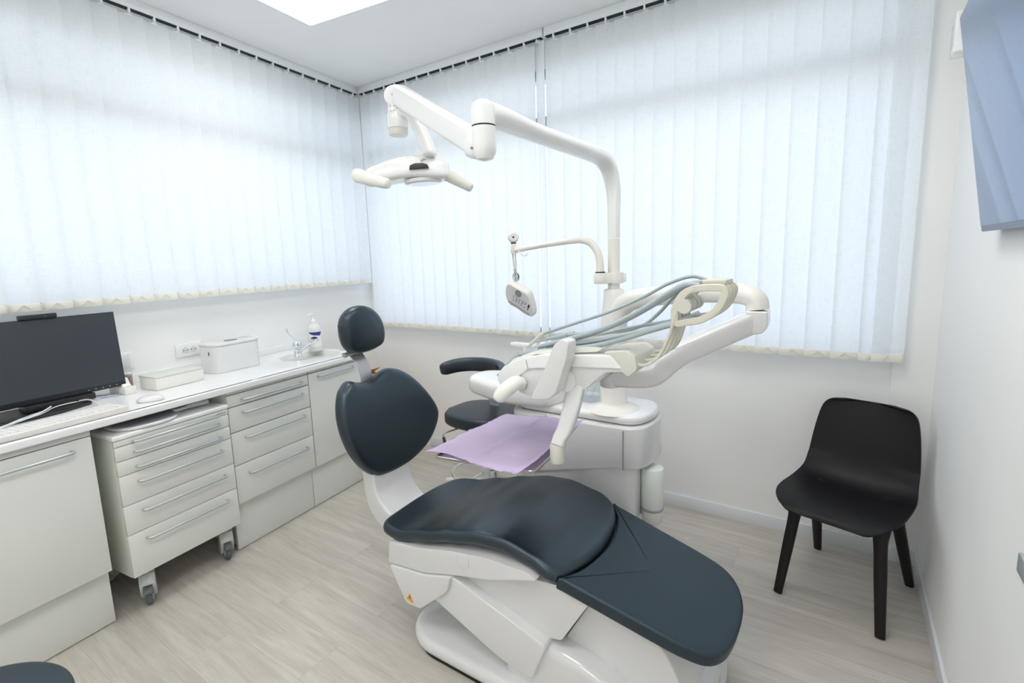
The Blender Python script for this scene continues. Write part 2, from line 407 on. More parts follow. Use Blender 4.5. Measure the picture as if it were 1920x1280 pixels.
# window sills of stone inside the openings
b = BM(); box(b, WX0, WX1, YB+.001, YB+.011, WZ0-.02, WZ0, .003); struct('trim_1', b, 'ceil')
b = BM(); box(b, -.012, -.001, LY0, LY1, LZ0-.02, LZ0, .003); struct('trim_2', b, 'ceil', frame=ML)
# baseboards
b = BM(); box(b, -2.75, .207, YB-.013, YB, 0, .075, .002); box(b, .207, XR, YB-.033, YB-.02, 0, .075, .002); struct('baseboard_back', b, 'base')
b = BM(); box(b, XR-.012, XR, YF, YB-.033, 0, .075, .002); struct('baseboard_right', b, 'base')
b = BM(); box(b, -3.2, XR, YF, YF+.012, 0, .075, .002); struct('baseboard_front', b, 'base')
b = BM(); box(b, 0, .012, -.8, 0, 0, .075, .002); struct('baseboard_left', b, 'base', frame=ML)

# ------------------------------------------------------------------ ceiling LED panels (aligned with the left wall); all after the first are unseen, added for brightness
def panel(x, y, label):
    t = thing('ceiling_light', label, 'ceiling light', (x, y, H), frame=ML, group='square ceiling light panels')
    b = BM(); s = .6; q = .012
    for a in ((0, s, 0, q), (0, s, s-q, s), (0, q, q, s-q), (s-q, s, q, s-q)): box(b, x+a[0], x+a[1], y-s+a[2], y-s+a[3], H-.010, H, .002)
    obj('frame', b, 'rail', t, ML)
    b = BM(); box(b, x+q, x+s-q, y-s+q, y-q, H-.006, H-.001); obj('diffuser', b, 'panel', t, ML)
panel(.632, -1.03, 'square white LED ceiling panel cut off by the top edge of the photo')
panel(1.9, -2.6, 'unseen square LED panel added as fill light above the viewer, near the right wall')
panel(.632, -3.0, 'unseen square LED panel added as fill light above the left cabinets, behind the viewer')

panel(2.35, -1.35, 'unseen square LED panel added as fill light above the shell chair')
panel(2.2, -3.9, 'unseen square LED panel added as fill light at the rear right of the room')

# ------------------------------------------------------------------ vertical blinds
def slat(bm_s, bm_w, bm_h, bm_c, c, d, z0, z1, wd, ang, flip):
    """one hanging strip: c = centre, d = direction along the wall, ang = how far it is turned"""
    q = Matrix.Rotation(ang, 3, 'Z') @ d; nrm = Vector((-q.y, q.x, 0))
    bm = BM(); cols = 6; rows = 2; V = []
    for j in range(rows):
        z = z0+(z1-z0)*j/(rows-1)
        V.append([bm.verts.new(c+q*wd*(i/(cols-1)-.5)+nrm*.003*math.sin(PI*i/(cols-1))*flip+Vector((0, 0, z))) for i in range(cols)])
    for j in range(rows-1):
        for i in range(cols-1): bm.faces.new((V[j][i], V[j][i+1], V[j+1][i+1], V[j+1][i]))
    merge(bm_s, bm)
    a = math.atan2(q.y, q.x); mx = Matrix.Translation(c) @ Matrix.Rotation(a, 4, 'Z')
    box(bm_w, -wd/2+.001, wd/2-.001, -.0022, .0022, z0-.002, z0+.033, .001, mx)
    box(bm_c, (wd/2-.004)-.003, (wd/2-.004)+.003, -.004, .004, z0+.004, z0+.038, .001, mx)
    box(bm_h, -.016, .016, -.002, .002, z1-.006, z1+.006, .001, mx)
    box(bm_h, -.005, .005, -.024, .003, z1, z1+.022, 0, mx)
def blind(name, label, frame, along, pts, z0, z1, rail, ang, group, wd=.127):
    o = thing(name, label, 'vertical blind', (pts[0][0], pts[0][1], z0), frame=frame, group=group)
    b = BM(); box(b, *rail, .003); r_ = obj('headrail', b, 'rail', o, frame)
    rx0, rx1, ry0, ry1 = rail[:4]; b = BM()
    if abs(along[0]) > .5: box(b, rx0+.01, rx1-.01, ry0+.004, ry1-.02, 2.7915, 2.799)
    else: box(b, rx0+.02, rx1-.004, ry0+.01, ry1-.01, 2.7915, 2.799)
    obj('gap_shade_strip', b, 'dark', r_, frame)  # dark strip standing in for the shade in the gap below the rail
    d = Vector(along)
    chain = []
    for k, (x, y, a, w_) in enumerate(pts):
        s, w2, h, cl = BM(), BM(), BM(), BM(); slat(s, w2, h, cl, Vector((x, y, 0)), d, z0, z1, w_, a, 1)
        so = obj('slat', s, 'fabric', o, frame); obj('bottom_weight', w2, 'ivory', so, frame); obj('hanger', h, 'rail', so, frame); obj('weight_clip', cl, 'grip', so, frame)
        chain.append((x, y))
    b = BM()
    for side in (-1, 1):
        for (x0, y0), (x1, y1) in zip(chain, chain[1:]):
            off = Vector((-d.y, d.x, 0))*.006*side
            P = [Vector((x0+(x1-x0)*t, y0+(y1-y0)*t, z0+.030-.034*4*t*(1-t)))+off for t in [i/5 for i in range(6)]]
            tube(b, P, .0012, 4)
    obj('bead_chain', b, 'grip', o, frame)
    return o
AB = R(8)
n1 = [(-3.165+.112*k, 2.80, AB, .122) for k in range(14)] + [(-1.607, 2.80, R(-36), .127)]
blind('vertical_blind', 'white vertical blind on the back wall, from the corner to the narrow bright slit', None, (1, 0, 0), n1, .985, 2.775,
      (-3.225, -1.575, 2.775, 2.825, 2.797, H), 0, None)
n2 = [(-1.505+.109*k, 2.80, AB, .120) for k in range(16)]
n2 = [(x+.0, y, a, w_) for x, y, a, w_ in n2]; n2.append((.181, 2.80, AB, .122))
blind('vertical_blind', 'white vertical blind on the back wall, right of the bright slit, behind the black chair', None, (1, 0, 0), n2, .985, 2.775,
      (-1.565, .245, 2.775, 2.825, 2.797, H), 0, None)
n3 = [(.09, -.165-.1180*k, R(-10), .130) for k in range(28)]
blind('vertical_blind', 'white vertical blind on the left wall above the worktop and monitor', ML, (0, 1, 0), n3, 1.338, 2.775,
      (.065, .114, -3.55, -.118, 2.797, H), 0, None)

# ------------------------------------------------------------------ cabinets along the left wall
def handle(bm, t, y0, y1, z):
    r = .0055; o = .028
    P = [(t, y0, z), (t+o*.7, y0, z), (t+o, y0+.012, z), (t+o, y1-.012, z), (t+o*.7, y1, z), (t, y1, z)]
    tube(bm, P, r, 8)
FT = .58
def cabinet(name, label, y0, y1, fronts, strip, hy, plinth_t=.535):
    t = thing(name, label, 'cabinet', (0, (y0+y1)/2, 0), frame=ML)
    b = BM(); box(b, .03, FT-.02, y0, y1, .255, .876, .001); box(b, .10, .50, y0+.01, y1-.01, .02, .26)
    obj('body', b, 'lamside', t, ML)
    b = BM(); box(b, plinth_t-.018, plinth_t, y0, y1, .004, .262, .001); obj('plinth', b, 'lam', t, ML)
    b = BM(); box(b, FT-.018, FT, y0+.002, y1-.002, strip, .876, .001); obj('fascia', b, 'lam', t, ML)
    for nm, z0, z1, hz in fronts:
        b = BM(); box(b, FT-.018, FT, y0+.002, y1-.002, z0, z1, .0015)
        f = obj(nm, b, 'lam', t, ML)
        b = BM(); handle(b, FT, hy[0], hy[1], hz); obj('handle', b, 'alu', f, ML)
    return t
cabinet('base_cabinet', 'white base cabinet with a wide door under the monitor, at the left edge', -3.02, -2.318, [('door', .255, .846, .806)], .850, (-2.78, -2.388))
cabinet('drawer_cabinet', 'white cabinet with four drawers between the rolling cart and the sink cabinet', -1.742, -1.232,
        [('drawer', .795, .855, .822), ('drawer', .660, .790, .753), ('drawer', .482, .655, .618), ('drawer', .272, .478, .420)], .859, (-1.665, -1.285))
cabinet('sink_cabinet', 'white one-door cabinet under the washbasin, partly behind the chair backrest', -1.228, -.80, [('door', .272, .855, .829)], .859, (-1.16, -.87))
# worktop with an oval basin
def worktop():
    b = BM(); z1, z0 = .910, .876; cx, cy, ra, rb = .315, -.965, .165, .205
    prof_x = [.0, .02, .59, .598, .602, .6, .592, 0]
    # top surface with a hole: polar strip between rectangle and ellipse
    x0, x1, y0, y1 = .0, .602, -3.05, -.795; n = 96
    bm = BM(); outer = []; rings = [[] for _ in range(9)]
    for k in range(n):
        a = 2*PI*k/n; c, s = math.cos(a), math.sin(a)
        tx = ((x1-cx) if c > 0 else (x0-cx))/c if abs(c) > 1e-6 else 1e9; ty = ((y1-cy) if s > 0 else (-1.6-cy))/s if abs(s) > 1e-6 else 1e9
        t = min(tx, ty); outer.append(bm.verts.new((cx+c*t, cy+s*t, z1)))
        for j, (f, dz) in enumerate(((1.03, 0), (1.0, -.002), (.975, -.008), (.94, -.03), (.86, -.075), (.72, -.105), (.5, -.12), (.25, -.126), (.04, -.128))):
            rings[j].append(bm.verts.new((cx+c*ra*f, cy+s*rb*f, z1+dz)))
    allr = [outer]+rings
    for A, B in zip(allr, allr[1:]):
        for k in range(n): bm.faces.new((A[k], A[(k+1) % n], B[(k+1) % n], B[k]))
    bm.faces.new(rings[-1]); bmesh.ops.recalc_face_normals(bm, faces=bm.faces); merge(b, bm)
    box(b, 0, x1, -3.05, -1.6, z0, z1)
    # rounded front edge and ends
    ed = rpoly([(.585, z0), (.606, z0), (.606, z1), (.585, z1)], [0, .006, .016, 0], 6)
    prism(b, ed, -3.05, -.795, 'y')
    box(b, .0, .60, -1.6, -1.52, z0, z1-.0005); box(b, 0, .60, -.82, -.795, z0, z1-.0005); box(b, 0, .05, -1.6, -.8, z0, z1-.0005)
    box(b, .54, .60, -1.6, -.8, z0, z1-.0005)
    box(b, 0, .018, -3.05, -.795, z1, z1+.045, .004)
    o = single('worktop', b, 'top', 'long white worktop with a raised back edge and an oval washbasin recess', 'worktop', (0, -1.9, z0), ML)
    b = BM(); cyl(b, (cx, cy), .021, z1-.127, z1-.121, 24); d_ = obj('drain', b, 'chrome', o, ML)
worktop()

# rolling cart
def cart():
    t = thing('rolling_cart', 'white rolling cart with five drawers pushed under the worktop gap', 'cart', (.35, -2.005, 0), frame=ML)
    y0, y1, f = -2.257, -1.757, .602
    b = BM(); box(b, .12, f-.018, y0, y1, .180, .800, .001); obj('body', b, 'lamside', t, ML)
    b = BM(); box(b, .10, f+.004, y0-.003, y1+.003, .800, .822, .006, seg=3); obj('top', b, 'top', t, ML)
    b = BM(); box(b, f-.018, f, y0+.001, y1-.001, .774, .7985, .0012); sh = obj('fascia', b, 'lam', t, ML)
    b = BM(); handle(b, f, -2.187, -1.815, .783); obj('handle', b, 'alu', sh, ML)
    for z0, z1, hz in ((.711, .771, .737), (.646, .708, .669), (.512, .643, .603), (.379, .509, .470), (.181, .376, .338)):
        b = BM(); box(b, f-.018, f, y0+.001, y1-.001, z0, z1, .0012); d_ = obj('drawer', b, 'lam', t, ML)
        b = BM(); handle(b, f, -2.187, -1.812, hz); obj('handle', b, 'alu', d_, ML)
    text('dental art', .012, 'ink', t, ML @ Matrix.Translation((f+.0006, -1.79, .787)) @ Matrix.Rotation(R(90), 4, 'Z') @ Matrix.Rotation(R(90), 4, 'X'), 'lettering')
    for (x, y, a) in ((.545, -2.185, 62), (.545, -1.812, 68), (.20, -2.185, 20), (.20, -1.82, -30)):
        mx = Matrix.Translation((x, y, 0)) @ Matrix.Rotation(R(a-90), 4, 'Z')
        w_ = BM(); my = mx @ Matrix.Translation((0, 0, .043)) @ Matrix.Rotation(R(90), 4, 'X')
        lathe(w_, [(.010, -.013), (.038, -.013), (.043, -.008), (.043, .008), (.038, .013), (.010, .013)], mx=my)
        hub = BM(); lathe(hub, [(0, -.0155), (.024, -.0155), (.029, -.013), (.029, .013), (.024, .0155), (0, .0155)], mx=my)
        c_ = BM()
        side = rpoly([(-.036, .075), (-.040, .048), (-.014, .028), (.008, .040), (.026, .070), (.036, .105), (.016, .152), (-.024, .152)], .012)
        prism(c_, side, -.030, -.0165, 'y', .003, mx); prism(c_, side, .0165, .030, 'y', .003, mx)
        prism(c_, rpoly([(-.038, .096), (-.02, .098), (.02, .096), (.036, .105), (.016, .152), (-.024, .152)], .008), -.025, .025, 'y', .003, mx)
        cyl(c_, (x, y), .014, .14, .170, 16); box(c_, -.03, .03, -.03, .03, .165, .180, .003, mx)
        co = obj('caster', c_, 'cast', t, ML); obj('wheel', w_, 'rubber', co, ML); obj('hub', hub, 'cast', co, ML)
        if x > .4:
            l_ = BM(); prism(l_, rpoly([(.022, .098), (.058, .088), (.060, .074), (.036, .064), (.020, .076)], .004), -.018, .018, 'y', .002, mx)
            obj('brake_pedal', l_, 'rubber', co, ML)
cart()

# hand mirror lying on the cart
def hand_mirror():
    t = thing('hand_mirror', 'big oval hand mirror with a white handle lying on the cart top', 'mirror', (.50, -2.05, .822), frame=ML)
    mx = Matrix.Translation((.49, -2.09, .822)) @ Matrix.Rotation(R(86), 4, 'Z')
    O = [(.135*math.copysign(abs(math.cos(a))**.8, math.cos(a)), .125*math.copysign(abs(math.sin(a))**.8, math.sin(a))) for a in [2*PI*k/48 for k in range(48)]]
    b = BM(); cushion(b, O, lambda u, v, h: Vector((u, v, h+.002)), .014, .006, n=64); obj('frame', b, 'shell', t, ML @ mx)
    b = BM(); prism(b, [(u*.93, v*.93) for u, v in O], .0155, .0168, 'z'); obj('glass', b, 'mirror', t, ML @ mx)
    h = BM(); tube(h, [(.13, 0, .012), (.15, 0, .012), (.20, 0, .014)], [.013, .008, .007], 12)
    obj('neck', h, 'plast', t, ML @ mx)
    h = BM(); tube(h, [(.19, 0, .015), (.20, 0, .016), (.29, .004, .016), (.297, .004, .016)], [.007, .011, .015, .011], 14, ry=[.007, .010, .013, .010]); obj('handle', h, 'shell', t, ML @ mx)
hand_mirror()

# monitor
def monitor():
    t = thing('computer_monitor', 'black widescreen computer monitor on a stand at the left edge of the worktop', 'monitor', (.24, -2.34, .91), frame=ML)
    S = ML @ Matrix.Translation((.235, -2.010, 0)) @ Matrix.Rotation(R(0), 4, 'Z')
    y0, y1, z0, z1 = -.56, 0, .953, 1.312
    mx = Matrix.Translation((0, 0, .953)) @ Matrix.Rotation(R(-3), 4, 'Y') @ Matrix.Translation((0, 0, -.953))
    b = BM(); box(b, -.022, .0, y0, y1, z0, z1, .003, mx); obj('casing', b, 'monframe', t, S)
    b = BM(); box(b, .0, .0015, y0+.004, y1-.004, z0+.024, z1-.004, 0, mx); obj('screen', b, 'screen', t, S)
    b = BM(); box(b, -.06, -.02, -.47, -.10, 1.0, 1.25, .012, mx); obj('rear_housing', b, 'monframe', t, S)
    b = BM()
    for k in range(5): box(b, 0, .0012, -.155+.028*k, -.149+.028*k, z0+.010, z0+.013, 0, mx)
    obj('button_marks', b, 'alu', t, S)
    b = BM(); box(b, -.018, .016, -.345, -.220, z1-.001, z1+.020, .004, mx); wc = obj('webcam', b, 'black', t, S)
    b = BM(); tube(b, [(.016, -.262, z1+.009), (.018, -.262, z1+.009)], .005, 14, mx=mx); obj('webcam_lens', b, 'screen', wc, S)
    b = BM(); box(b, -.05, .016, -.385, -.135, .925, .952, .003); obj('sound_bar', b, 'black', t, S)
    b = BM(); box(b, -.075, -.035, -.355, -.300, .918, 1.12, .004); obj('neck', b, 'black', t, S)
    b = BM(); prism(b, rpoly([(-.14, -.43), (-.13, -.19), (.055, -.16), (.105, -.30), (.105, -.50), (.04, -.50)], .03), .9105, .922, 'z', .003); obj('stand_base', b, 'black', t, S)
monitor()
# keyboard
def keyboard():
    t = thing('keyboard', 'white computer keyboard lying in front of the monitor at the worktop edge', 'keyboard', (.48, -2.38, .91), frame=ML)
    mx = Matrix.Translation((.503, -2.395, .9105)) @ Matrix.Rotation(R(91.0), 4, 'Z')
    b = BM(); prism(b, [(-.075, 0), (.075, 0), (.075, .012), (-.075, .022)], -.225, .225, 'x', .003, mx)
    # local: x along the keyboard, y towards the wall
    obj('case', b, 'plast', t, ML)
    k_ = BM(); g = BM()
    T = lambda x, y: .013+(y+.075)/.15*0+.006
    box(g, -.217, .217, -.062, .064, .0150, .0175, 0, mx @ Matrix.Rotation(R(-3.5), 4, 'X'))
    for r_ in range(6):
        y = -.058+r_*.0208; n = 20
        for c in range(n):
            x = -.214+c*.0215
            if r_ == 0 and 4 <= c <= 8:
                if c == 4: box(k_, x, x+.0215*5-.003, y, y+.0175, .0155, .0215, .001, mx @ Matrix.Rotation(R(-3.5), 4, 'X'), 1)
                continue
            box(k_, x, x+.0185, y, y+.0175, .0155, .0215, .001, mx @ Matrix.Rotation(R(-3.5), 4, 'X'), 1)
    obj('key_bed', g, 'keyink', t, ML); q = obj('keys', k_, 'key', t, ML); q['kind'] = 'stuff'
keyboard()
b = BM(); lathe(b, [(0, .0), (.9, .0), (1.0, .12), (.98, .35), (.85, .68), (.6, .90), (.3, .985), (0, 1)], n=40,
               mx=Matrix.Translation((.50, -2.045, .9105)) @ Matrix.Rotation(R(60), 4, 'Z') @ Matrix.Diagonal((.054, .034, .026, 1)))
single('computer_mouse', b, 'shell', 'white computer mouse beside the keyboard', 'mouse', (.50, -2.045, .91), ML)
# cables in front of the monitor stand
def cable(name, pts, r, mt, label, loc=None):
    b = BM(); tube(b, pts, r, 6, sm=6); return single(name, b, mt, label, 'cable', loc or pts[0], ML)
z = .9135
cable('cable', [(.30, -2.62, z), (.36, -2.53, z), (.37, -2.46, z+.012), (.345, -2.38, z+.022), (.305, -2.33, z+.03), (.275, -2.34, z+.012), (.31, -2.40, z+.012), (.36, -2.47, z+.012), (.41, -2.56, z)], .003, 'cable', 'white cable looped on the black monitor foot')
cable('cable', [(.40, -2.60, z), (.375, -2.47, z+.014), (.33, -2.37, z+.014), (.26, -2.30, z+.014), (.25, -2.22, z+.014), (.22, -2.12, z), (.20, -2.07, z)], .0028, 'cable', 'white cable running across the monitor foot towards the small white box')
cable('cable', [(.20, -2.30, z+.014), (.24, -2.22, z+.014), (.29, -2.19, z+.02), (.37, -2.19, z+.012), (.405, -2.20, z+.005)], .0035, 'cable', 'short thick white cable running down to the keyboard')
for k, pts in enumerate(([(.25, -2.20, z), (.20, -2.14, z+.01), (.18, -2.08, z), (.21, -2.03, z), (.24, -2.06, z), (.22, -2.13, z+.006), (.27, -2.18, z)],)):
    cable('cable', pts, .0035, 'cable2', 'grey-blue bundled cable behind the keyboard end')
cable('cable', [(.14, -2.30, z), (.15, -2.22, z+.01), (.12, -2.16, z+.03), (.09, -2.12, z+.055)], .0016, 'cable2', 'thin grey cable rising behind the monitor foot')
# small boxes behind the monitor corner
b = BM(); box(b, .12, .27, -2.035, -1.985, .9105, .945, .003); single('adapter_box', b, 'plast', 'small white box on the worktop by the lower corner of the monitor', 'box', (.2, -2.01, .91), ML)
b = BM(); prism(b, rpoly([(.14, .9455), (.25, .9455), (.235, .958), (.22, .985), (.15, .985)], .006), -2.03, -1.995, 'y', .003); single('power_adapter', b, 'plast', 'white power adapter lying on the small white box', 'adapter', (.19, -2.01, .945), ML)
def canister():
    t = thing('canister', 'brown canister on a black foot beside the flat white box', 'canister', (.135, -1.955, .91), frame=ML)
    b = BM(); cyl(b, (.135, -1.955), .020, .919, .985, 24, .002); obj('body', b, 'brown', t, ML)
    b = BM(); cyl(b, (.135, -1.955), .030, .9105, .919, 24, .002); obj('foot', b, 'black', t, ML)
    b = BM(); cyl(b, (.135, -1.955), .022, .985, .992, 24, .001); obj('lid', b, 'plast', t, ML)
canister()
def cup():
    b = BM(); cyl(b, (.175, -1.975), .019, .9105, .985, 24)
    single('plastic_cup', b, 'clear', 'clear plastic cup beside the brown canister', 'cup', (.175, -1.975, .91), ML)
cup()
# flat white box with a grey lid
def flat_box():
    t = thing('storage_box', 'long flat white box with a pale glass lid on the worktop', 'box', (.27, -1.81, .91), frame=ML)
    mx = ML @ Matrix.Translation((.262, -1.812, 0)) @ Matrix.Rotation(R(2), 4, 'Z')
    b = BM(); box(b, -.068, .068, -.12, .122, .9115, .972, .003); obj('box_body', b, 'plast', t, mx)
    b = BM(); box(b, -.070, .070, -.122, .124, .972, .979, .0015); obj('lid', b, 'lamside', t, mx)
flat_box()
# paper towel dispenser
def dispenser():
    t = thing('towel_dispenser', 'white rounded paper towel dispenser on the worktop below the socket', 'dispenser', (.2, -1.43, .91), frame=ML)
    O = rpoly([(.13, -1.585), (.275, -1.585), (.275, -1.285), (.13, -1.285)], [.02, .07, .07, .02], 8)
    b = BM(); prism(b, O, .9105, 1.062, 'z', .003); obj('housing', b, 'shell', t, ML)
    Ol = rpoly([(.127, -1.588), (.278, -1.588), (.278, -1.282), (.127, -1.282)], [.02, .07, .07, .02], 8)
    b = BM(); prism(b, Ol, 1.063, 1.078, 'z', .004); obj('lid', b, 'shell', t, ML)
    b = BM(); prism(b, rpoly([(.18, -1.47), (.22, -1.47), (.22, -1.40), (.18, -1.40)], .015), 1.078, 1.081, 'z'); obj('paper_slot', b, 'ink', t, ML)
    b = BM(); box(b, .2255, .2275, -1.5905, -1.5865, 1.015, 1.035); obj('sight_slot', b, 'black', t, ML)
dispenser()
# faucet
def faucet():
    c = (.285, -1.045)
    t = thing('faucet', 'chrome mixer tap with a long upright lever beside the washbasin', 'faucet', (*c, .91), frame=ML)
    b = BM(); lathe(b, [(.026, 0), (.026, .006), (.022, .012), (.021, .05), (.024, .058), (.027, .068), (.027, .085), (.022, .098), (.01, .104), (0, .105)], (*c, .910), 28); obj('body', b, 'chrome', t, ML)
    b = BM(); tube(b, [(c[0], c[1]+.01, .935), (c[0]-.005, c[1]+.05, .955), (c[0]-.01, c[1]+.10, .972), (c[0]-.012, c[1]+.125, .970)], [.014, .012, .011, .013], 14, sm=4); obj('spout', b, 'chrome', t, ML)
    b = BM(); tube(b, [(c[0]-.005, c[1], 1.005), (c[0]-.015, c[1]-.02, 1.045), (c[0]-.02, c[1]-.045, 1.075), (c[0]-.022, c[1]-.052, 1.098)], [.006, .005, .005, .007], 10, sm=4); obj('lever', b, 'chrome', t, ML)
faucet()
# soap bottle
def bottle():
    c = (.235, -.850); z0 = .9105
    t = thing('soap_bottle', 'white pump bottle with a blue printed label beside the washbasin', 'bottle', (*c, .91), frame=ML)
    b = BM(); lathe(b, [(0, 0), (.040, 0), (.044, .004), (.045, .01), (.045, .145), (.042, .165), (.032, .182), (.018, .192), (.016, .195)], (*c, z0), 40); obj('bottle_body', b, 'shell', t, ML)
    b = BM(); lathe(b, [(.019, .193), (.019, .212), (.010, .216), (.006, .220), (.006, .245), (.010, .247), (.012, .262), (0, .264)], (*c, z0), 24)
    tube(b, [(c[0], c[1], z0+.255), (c[0]-.004, c[1]-.02, z0+.257), (c[0]-.005, c[1]-.036, z0+.251)], .005, 8); obj('pump', b, 'gloss', t, ML)
    def strip(a0, a1, h0, h1, mt, nm, r=.0456):
        bm = BM(); n = 14; lo = []; hi = []
        for k in range(n+1):
            u = k/n; a = R(a0+(a1-a0)*u); hA = h0(u) if callable(h0) else h0; hB = h1(u) if callable(h1) else h1
            lo.append(bm.verts.new((c[0]+r*math.cos(a), c[1]+r*math.sin(a), z0+hA))); hi.append(bm.verts.new((c[0]+r*math.cos(a), c[1]+r*math.sin(a), z0+hB)))
        for k in range(n): bm.faces.new((lo[k], lo[k+1], hi[k+1], hi[k]))
        obj(nm, bm, mt, lab, ML)
    bm = BM(); r = .0452; n = 24
    V = [[bm.verts.new((c[0]+r*math.cos(R(-95+130*k/n)), c[1]+r*math.sin(R(-95+130*k/n)), z0+h)) for k in range(n+1)] for h in (.035, .140)]
    for k in range(n): bm.faces.new((V[0][k], V[0][k+1], V[1][k+1], V[1][k]))
    lab = obj('label_sheet', bm, 'gloss', t, ML)
    strip(-90, 25, lambda u: .128-.016*math.sin(u*PI), .135, 'navy', 'print_band')
    strip(-35, 15, lambda u: .108+.012*abs(u-.6), lambda u: .128, 'blue', 'print_drop')
    strip(-78, -15, lambda u: .094-.007*math.sin(u*PI), lambda u: .094+.010*math.sin(u*PI)+.001, 'navy', 'print_logo', .0458)
    strip(-70, -5, .062, .063, 'gold', 'print_line'); strip(-70, -25, .055, .0558, 'gold', 'print_line')
    # PLAK GEL, wrapped letter by letter
    cu = 'PLAK GEL'
    for k, ch in enumerate(cu):
        if ch == ' ': continue
        a = R(-80+k*10.5); mx = ML @ Matrix.Translation((c[0]+.0457*math.cos(a), c[1]+.0457*math.sin(a), z0+.0785)) @ Matrix.Rotation(a+PI/2, 4, 'Z') @ Matrix.Rotation(R(90), 4, 'X')
        text(ch, .0125, 'navy', lab, mx, 'print_letter', .0001)
bottle()
# wall sockets
def socket(y0, y1, z0, z1, label, outlets=True):
    t = thing('wall_socket', label, 'socket', (0, (y0+y1)/2, z0), frame=ML)
    b = BM(); box(b, 0, .011, y0, y1, z0, z1, .004); obj('plate', b, 'gloss', t, ML)
    if outlets:
        for c in (y0+(y1-y0)*.36, y0+(y1-y0)*.66):
            b = BM(); prism(b, rpoly([(c-.020, z0+.022), (c+.020, z0+.022), (c+.020, z0+.046), (c, z0+.058), (c-.020, z0+.046)], .004), .011, .0125, 'x', .0005); i = obj('outlet_insert', b, 'shell', t, ML)
            b = BM()
            for dy, dz, r in ((-.012, .038, .0028), (0, .038, .0020), (.012, .038, .0028), (0, .052, .0016), (0, .026, .0016)):
                box(b, .0124, .0130, c+dy-r, c+dy+r, z0+dz-r, z0+dz+r)
            obj('pin_holes', b, 'socket', i, ML)
    else:
        b = BM(); box(b, .011, .016, y0+.02, y1-.02, z0+.01, z1-.01, .003); obj('rocker', b, 'shell', t, ML)
socket(-1.640, -1.492, .997, 1.074, 'white double wall socket between the monitor and the towel dispenser')
socket(-1.98, -1.856, .985, 1.076, 'white wall plate half hidden behind the right edge of the monitor', False)
# cardboard box standing in the corner gap
def carton():
    t = thing('cardboard_box', 'brown cardboard box in the corner behind the dental chair backrest', 'box', (-2.92, 2.42, 0))
    b = BM(); box(b, -3.08, -2.78, 2.28, 2.60, .0, .645, .002); obj('carton_body', b, 'card', t)
    b = BM(); prism(b, [(-3.08, .645), (-3.0, .69), (-2.99, .688), (-3.07, .642)], 2.28, 2.60, 'y'); obj('flap', b, 'card', t)
carton()

